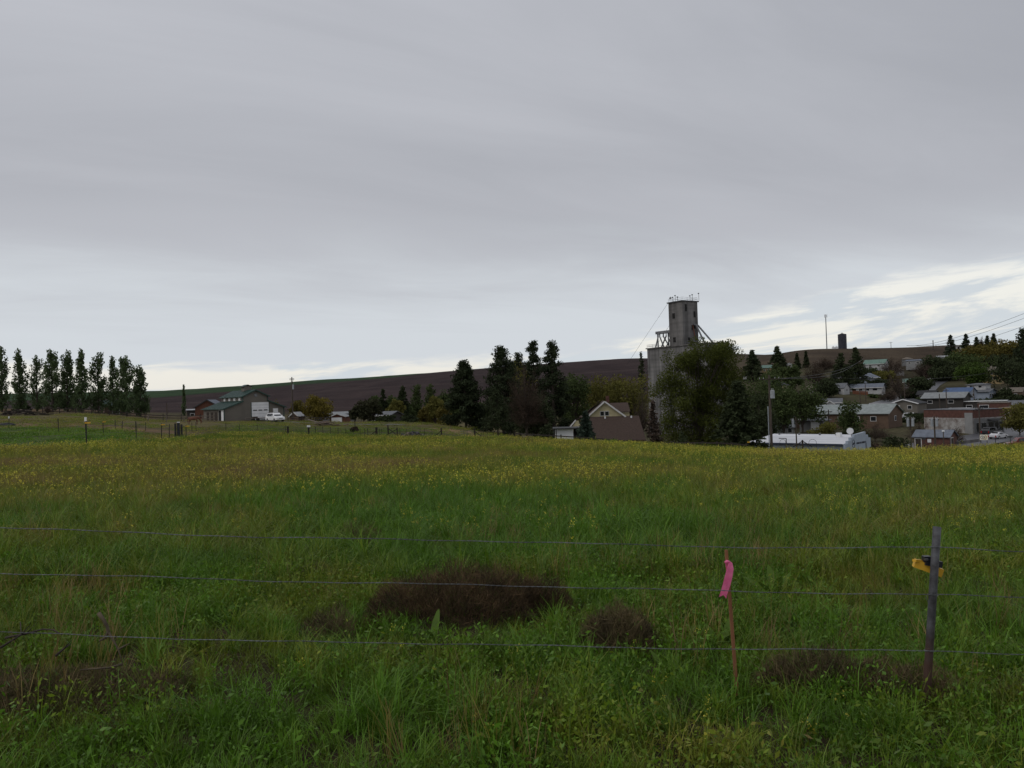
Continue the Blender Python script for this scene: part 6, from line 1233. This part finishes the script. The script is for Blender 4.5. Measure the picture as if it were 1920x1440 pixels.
for k, ob in enumerate(VAR):
    cmp_ = ng.nodes.new('FunctionNodeCompare'); cmp_.data_type = 'INT'; cmp_.operation = 'EQUAL'; ng.links.new(a_srt, cmp_.inputs[2]); cmp_.inputs[3].default_value = k
    oi = ng.nodes.new('GeometryNodeObjectInfo'); oi.inputs[0].default_value = ob
    ip = ng.nodes.new('GeometryNodeInstanceOnPoints'); ng.links.new(gi.outputs[0], ip.inputs['Points']); ng.links.new(cmp_.outputs[0], ip.inputs['Selection']); ng.links.new(oi.outputs['Geometry'], ip.inputs['Instance'])
    ng.links.new(er.outputs[0], ip.inputs['Rotation']); ng.links.new(a_scl, ip.inputs['Scale']); ng.links.new(ip.outputs[0], jn.inputs[0])
ng.links.new(jn.outputs[0], go.inputs[0])
md = gob.modifiers.new('scatter', 'NODES'); md.node_group = ng

# ------------------------------------------------------------------ dead weed clumps
M_TWIG = mat('dead_twigs', (.115, .072, .034), (.028, .019, .010), 5, .95, coord='World'); M_TWIG2 = mat('dry_brown_twigs', (.150, .112, .052), (.050, .038, .020), 5, .95, coord='World')
def dead_clump(label, px, py, d, W, H, D, n, m, seed, name='dead_weed'):
    r = np.random.RandomState(seed); b0 = base(px, py, d); o = thing(name, label, 'dead weed', b0)
    u = r.uniform(-1, 1, (n * 2, 2)); rr_ = np.sqrt((u ** 2).sum(1)); lump = vnoise(u[:, 0] * 2.6 + seed, u[:, 1] * 2.6 + seed * 3, 2); k_ = rr_ < .55 + .9 * lump - .1; u = u[k_][:n]; rr_ = rr_[k_][:n]; lump = lump[k_][:n]; n = len(u)
    top = np.clip(1 - np.clip(rr_, 0, 1.1) ** 3.2 * .8, .12, 1) * (.55 + .8 * lump)
    z = r.uniform(.05, 1, n) ** .75 * top * H; c = np.stack([u[:, 0] * W / 2, u[:, 1] * D / 2, z], 1)
    ax = np.stack([u[:, 0] * .6, u[:, 1] * .6, np.full(n, 1.0)], 1); v, f = rhombi(c, .060, .0019, r, ax, .55); link('twigs', mesh_np('twigs', v, f), m, o)
    st = MB()
    for i in range(int(60 * W)):
        k = r.randint(n); e_ = c[k] * np.array([1.05, 1.05, 1.15]) + r.normal(size=3) * .03; st.tube([(c[k, 0] * .6, c[k, 1] * .6, -.03), (c[k, 0] * .85 + r.normal() * .03, c[k, 1] * .85, c[k, 2] * .6), tuple(e_)], [.004, .003, .0012], 3, False)
    st.build('stem', m, o); return o
dead_clump('big dark brown dead weed clump in the grass behind the middle wire', 866, 1148, 7.7, 2.0, .50, 1.0, 15000, M_TWIG, 21)
dead_clump('smaller dark dead weed clump right of the big one', 1160, 1214, 6.6, .70, .40, .5, 5000, M_TWIG2, 22)
dead_clump('low dead brush along the wire between stake and steel post', 1560, 1275, 5.55, 1.15, .26, .4, 4200, M_TWIG2, 23)
dead_clump('small reddish dead tuft far left of the big dead clump', 590, 1072, 9.4, .55, .22, .4, 1100, M_TWIG2, 24)
dead_clump('thin dead tuft among the grass left of the big dead clump', 620, 1180, 7.1, .6, .30, .4, 1100, M_TWIG2, 25)
dead_clump('tall reddish dead tuft behind the top wire', 672, 1010, 11.5, .8, .36, .5, 1300, M_TWIG2, 26)
dead_clump('low dead brush mat at the lower left corner', 70, 1250, 5.75, 2.3, .20, 1.1, 10000, M_TWIG2, 27)
dead_clump('small dead tuft touching the right end of the big dead clump', 1022, 1140, 7.8, .6, .36, .5, 2600, M_TWIG, 29)
dead_clump('dead brush at the foot of the steel post', 1700, 1300, 5.3, .9, .24, .3, 2600, M_TWIG2, 28)
# sticks lying over the lower left corner
b0 = base(205, 1215, 5.9); o = thing('fallen_branch', 'crooked broken branch sticking up from the grass at lower left', 'branch', b0)
K_ = lambda px, py, d: P(px, py, d) - b0
M_STICK = mat('stick_bark', (.10, .078, .050), (.05, .038, .026), 9, .9)
MB().tube([K_(185, 1150, 5.95), K_(193, 1160, 5.93), K_(201, 1175, 5.92), K_(203, 1184, 5.92), K_(197, 1196, 5.9), K_(186, 1202, 5.85)], [.016, .013, .012, .013, .011, .006], 7).build('main_stem', M_STICK, o, True)
for pts in ([(203, 1184, 5.92), (212, 1200, 5.9), (222, 1218, 5.88), (230, 1245, 5.85)], [(230, 1245, 5.85), (205, 1252, 5.8), (150, 1256, 5.75)], [(222, 1218, 5.88), (232, 1212, 5.9), (244, 1206, 5.92)]):
    MB().tube([K_(*q) for q in pts], list(np.linspace(.010, .004, len(pts))), 6).build('twig', M_STICK, o, True)
for i, (pts, lb) in enumerate((([(10, 1196, 6.0), (50, 1188, 6.02), (80, 1180, 6.05), (100, 1181, 6.05), (116, 1190, 6.0)], 'dark bowed twig arching over the lower left brush'), ([(104, 1230, 5.8), (120, 1216, 5.85), (132, 1208, 5.9)], 'short straight twig in the lower left brush'), ([(0, 1215, 5.9), (40, 1190, 6.0), (38, 1166, 6.05)], 'forked thin twig at the left edge'))):
    b1 = base(pts[0][0], pts[0][1], pts[0][2]); o = thing('fallen_twig', lb, 'twig', b1); MB().tube([P(*q) - b1 for q in pts], list(np.linspace(.009, .004, len(pts))), 6).build('main_stem', M_WOODDK, o, True)
    MB().tube([P(*pts[1]) - b1, P(pts[1][0] + 14, pts[1][1] - 16, pts[1][2]) - b1], [.005, .002], 5).build('side_twig', M_WOODDK, o, True)

# ------------------------------------------------------------------ dock plants with broad leaves
M_DOCK = mat('dock_leaf', (.105, .175, .026), (.065, .115, .018), 7, .6, spec=.12, transl=.3)
def dock_leaf(seed, ln, wd):
    r = random.Random(seed); b_ = MB(); n = 7; bend = r.uniform(.25, .6)
    for k in range(n + 1):
        t_ = k / n; w_ = wd * (math.sin(math.pi * min(1, t_ * .94 + .06)) ** .75) * (1 - .25 * t_) if k < n else .001
        if t_ < .14: w_ = .008
        y = ln * (t_ * math.cos(bend * t_ * 1.2)); z = ln * t_ * (.85 - bend * t_ * .75); wv = math.sin(k * 2.1 + seed) * .004
        for s in (-1, 0, 1): b_.v.append((s * w_ / 2, y * .55, z + abs(s) * w_ * .16 + wv * s))
    for k in range(n):
        for s in (0, 1): b_.f.append((k * 3 + s, k * 3 + s + 1, (k + 1) * 3 + s + 1, (k + 1) * 3 + s))
    return b_.mesh('dock_leaf', True)
DL = [dock_leaf(i, .30 + .03 * i, .068 + .006 * (i % 3)) for i in range(5)]
rgd = random.Random(8)
for px, py, d, n, s, lb in ((815, 1196, 6.9, 8, 1.0, 'broad leaved dock growing at the foot of the big dead clump'), (962, 1216, 6.5, 8, 1.1, 'broad leaved dock right below the big dead clump'), (730, 1178, 7.1, 6, .8, 'small dock at the left foot of the big dead clump'), (905, 1140, 7.5, 6, .45, 'single upright dock inside the big dead clump'),
                            (845, 1262, 5.9, 7, .9, 'dock in the grass below the lowest wire, centre'), (545, 1210, 6.5, 6, .8, 'flat dock left of the thin dead tuft'), (760, 1275, 5.7, 7, .9, 'dock below the lowest wire left of centre'), (1350, 1200, 6.6, 9, 1.1, 'leafy dock left of the ribbon stake'),
                            (1335, 1090, 8.4, 8, 1.2, 'dock clump behind the pink ribbon'), (1455, 1110, 8.2, 9, 1.2, 'dark dock clump right of the pink ribbon'), (1540, 1105, 8.3, 8, 1.1, 'dock clump halfway from ribbon to steel post'), (1090, 1295, 5.5, 7, .9, 'dock in the low grass right of centre'),
                            (1480, 1215, 6.5, 7, .9, 'dock behind the low dead brush'), (1765, 1180, 7.0, 9, 1.2, 'tall dock right of the steel post'), (1260, 1262, 5.9, 6, .8, 'dock left of the stake foot'), (1010, 1060, 9.2, 8, 1.2, 'dock clump right above the big dead clump'), (850, 1030, 10.2, 9, 1.3, 'far dock clump behind the top wire'), (300, 1290, 5.5, 6, .8, 'small dock in the lower left grass')):
    b0 = base(px, py, d); o = thing('dock_plant', lb, 'weed', b0, rgd.uniform(0, 6), group='dock plants along the fence')
    for i in range(n):
        q = link('leaf', DL[rgd.randrange(5)], M_DOCK, o); q.rotation_euler = (rgd.uniform(-.35, .1), rgd.uniform(-.15, .15), 6.283 * i / n + rgd.uniform(-.3, .3)); k = .98 * s * rgd.uniform(.7, 1.15); q.scale = (k, k, k); q.location = (rgd.uniform(-.03, .03), rgd.uniform(-.03, .03), -.01)

# ------------------------------------------------------------------ wire fence in front
M_GALV = mat('galvanised_wire', (.20, .21, .22), (.085, .085, .09), 4, .45, .6, coord='World')
def post_mat():
    m = mat('old_steel_pipe', (.100, .102, .110), (.038, .036, .037), 16, .65, .35, detail=6, bump=.3); t = m.node_tree; b = t.nodes['Principled BSDF']
    src = b.inputs['Base Color'].links[0].from_socket; tcn = t.nodes.new('ShaderNodeTexCoord'); sp_ = t.nodes.new('ShaderNodeSeparateXYZ'); t.links.new(tcn.outputs['Object'], sp_.inputs[0])
    n = t.nodes.new('ShaderNodeTexNoise'); n.inputs['Scale'].default_value = 7; n.inputs['Detail'].default_value = 5; t.links.new(tcn.outputs['Object'], n.inputs[0])
    a = t.nodes.new('ShaderNodeMath'); a.operation = 'MULTIPLY_ADD'; t.links.new(n.outputs[0], a.inputs[0]); a.inputs[1].default_value = .55; t.links.new(sp_.outputs[2], a.inputs[2])
    r = t.nodes.new('ShaderNodeMapRange'); t.links.new(a.outputs[0], r.inputs[0]); r.inputs[1].default_value = .85; r.inputs[2].default_value = .60
    mx = t.nodes.new('ShaderNodeMix'); mx.data_type = 'RGBA'; t.links.new(r.outputs[0], mx.inputs[0]); t.links.new(src, mx.inputs[6]); mx.inputs[7].default_value = (.075, .042, .032, 1); t.links.new(mx.outputs[2], b.inputs['Base Color']); return m
M_PIPE = post_mat(); FD = 5.2
pb = P(1737, 1320, FD); pb.z = G(pb.x, pb.y); fo = thing('wire_fence', 'three strand wire fence with leaning grey steel pipe post', 'fence', pb)
def fpost(top, bot, name='post'):
    t_, b_ = Vector(top) - pb, Vector(bot) - pb; ax = (t_ - b_).normalized(); r_ = .0250
    q = MB().tube([b_ - ax * .3, b_ + (t_ - b_) * .33, b_ + (t_ - b_) * .66, t_], r_, 18, False)
    q.tube([t_, t_ - ax * .12], r_ * .84, 18, False)
    b = len(q.v); n = 18      # rim
    i0 = 3 * n; j0 = 4 * n
    for k in range(n): q.f.append((i0 + k, i0 + (k + 1) % n, j0 + (k + 1) % n, j0 + k))
    return q.build(name, M_PIPE, fo, True)
tp = P(1757, 988, FD); bt_ = P(1736, 1322, FD); po = fpost(tp, bt_)
for px in (-330, 2560): fpost(P(px, hy(px) + 200 + (60 if px > 0 else 0), FD), P(px, hy(px) + 590, FD))
WP = [[(-330, 975), (0, 989), (230, 998), (480, 1007), (900, 1014), (1200, 1022), (1380, 1026), (1600, 1028), (1755, 1025), (1920, 1034), (2560, 1060)],
      [(-330, 1062), (0, 1075), (230, 1080), (480, 1089), (900, 1097), (1200, 1104), (1380, 1109), (1600, 1113), (1750, 1115), (1920, 1120), (2560, 1140)],
      [(-330, 1170), (0, 1185), (230, 1194), (480, 1202), (900, 1208), (1200, 1215), (1380, 1217), (1600, 1219), (1743, 1219), (1920, 1228), (2560, 1250)]]
for w_ in WP:
    pxs = np.array([q[0] for q in w_], float); pys = np.array([q[1] for q in w_], float); t_ = np.linspace(-330, 2560, 1500)
    yy = np.interp(t_, pxs, pys); ker = np.hanning(61); ker /= ker.sum(); yy = np.convolve(np.pad(yy, 30, 'edge'), ker, 'valid') + np.sin(t_ * .013 + pys[1]) * .9 + np.sin(t_ * .041) * .5
    ctr = [P(a, c, FD - .036) - pb for a, c in zip(t_, yy)]; wire = None
    for ph in (0, math.pi):
        s = 0; pts = []
        for i, c in enumerate(ctr):
            if i: s += (c - ctr[i - 1]).length
            a = s / .075 * 2 * math.pi + ph; pts.append(c + Vector((0, math.cos(a) * .0018, math.sin(a) * .0018)))
        q = MB().tube(pts, .0017, 4)
        if wire is None: wire = q.build('wire', M_GALV, fo, True)
        else: q.build('strand', M_GALV, wire, True)
# ties and the yellow insulator behind the post
for (px, py) in ((1754.5, 1025), (1749, 1115), (1742, 1219)):
    c = P(px, py, FD) - pb; MB().tube([c + Vector((math.cos(a) * .030, math.sin(a) * .030, .004 * math.sin(a * 2))) for a in np.linspace(0, 2 * math.pi, 16)], .0022, 5).build('tie_wire', M_GALV, po)
MB().tube([P(1740, 1113, 5.15) - pb, P(1736, 1120, 5.15) - pb, P(1741, 1132, 5.15) - pb], .002, 5).build('tie_wire', M_GALV, po)
ins = MB().beam(P(1714, 1055, FD + .09) - pb, P(1766, 1074, FD + .05) - pb, .05, .052).build('insulator', M_YEL, po)
MB().beam(P(1714, 1051, FD + .06) - pb, P(1728, 1052, FD + .085) - pb, .03, .016).build('insulator_hook', M_YEL, ins)
bk = MB().beam(P(1733, 1053, FD + .06) - pb, P(1764, 1058, FD + .055) - pb, .05, .040).box(P(1737, 1047, FD + .06) - pb, (.045, .04, .032)).build('insulator_clamp', mat('black_plastic', (.02, .022, .03), None, 3, .4), ins)
MB().box(P(1737, 1049, FD + .03) - pb, (.02, .012, .012)).build('bolt', M_GALV, ins)

# ------------------------------------------------------------------ survey stake with pink ribbon
SD = 5.45; sb = P(1382, 1303, SD); sb.z = G(sb.x, sb.y); so_ = thing('survey_stake', 'thin orange brown wooden stake with pink ribbon tied on top', 'stake', sb)
M_LATH = mat('stake_wood', (.26, .115, .055), (.17, .072, .036), 14, .85, stretch=(1, 1, .15)); Q = lambda px, py, d=SD: P(px, py, d) - sb
MB().beam(Q(1362, 1038), Q(1383, 1315), .013, .022).beam(Q(1361.6, 1031), Q(1362.1, 1039), .012, .02).build('lath', M_LATH, so_)
M_PINK = mat('pink_ribbon', (.93, .27, .49), (.85, .19, .40), 22, .5, transl=.4)
def strip(pts, w, name, par=None, tail=False):
    b_ = MB(); pts = [Vector(q) for q in pts]; n = len(pts)
    for i, p in enumerate(pts):
        t_ = (pts[min(i + 1, n - 1)] - pts[max(i - 1, 0)]).normalized(); s = t_.cross(Vector((0, 1, .15))).normalized(); ww = w[i] if isinstance(w, list) else w
        for k in (-1, 0, 1): b_.v.append(tuple(p + s * ww * k / 2 + Vector((0, .004 * k * math.sin(i * 1.3), 0)) - (t_ * .02 if (tail and i == n - 1 and k == 0) else Vector())))
    for i in range(n - 1):
        for k in (0, 1): b_.f.append((i * 3 + k, i * 3 + k + 1, i * 3 + k + 4, i * 3 + k + 3))
    o = b_.build(name, M_PINK, par, False); m = o.modifiers.new('solid', 'SOLIDIFY'); m.thickness = .0008; return o
kn = MB().tube([Q(1359, 1055, SD - .03), Q(1363, 1053, SD - .035), Q(1368, 1054, SD - .03)], [.008, .012, .009], 9).build('ribbon_knot', M_PINK, so_, True)
strip([Q(1365, 1053, SD - .03), Q(1369, 1057, SD - .04), Q(1369.5, 1066, SD - .045), Q(1366.5, 1080, SD - .045), Q(1362.5, 1096, SD - .04), Q(1358, 1110, SD - .035), Q(1355, 1121, SD - .035)], [.020, .034, .046, .050, .050, .049, .054], 'ribbon', so_, True)
strip([Q(1361, 1054, SD - .03), Q(1362, 1062, SD - .03), Q(1364, 1072, SD - .028)], [.012, .012, .008], 'ribbon', so_)
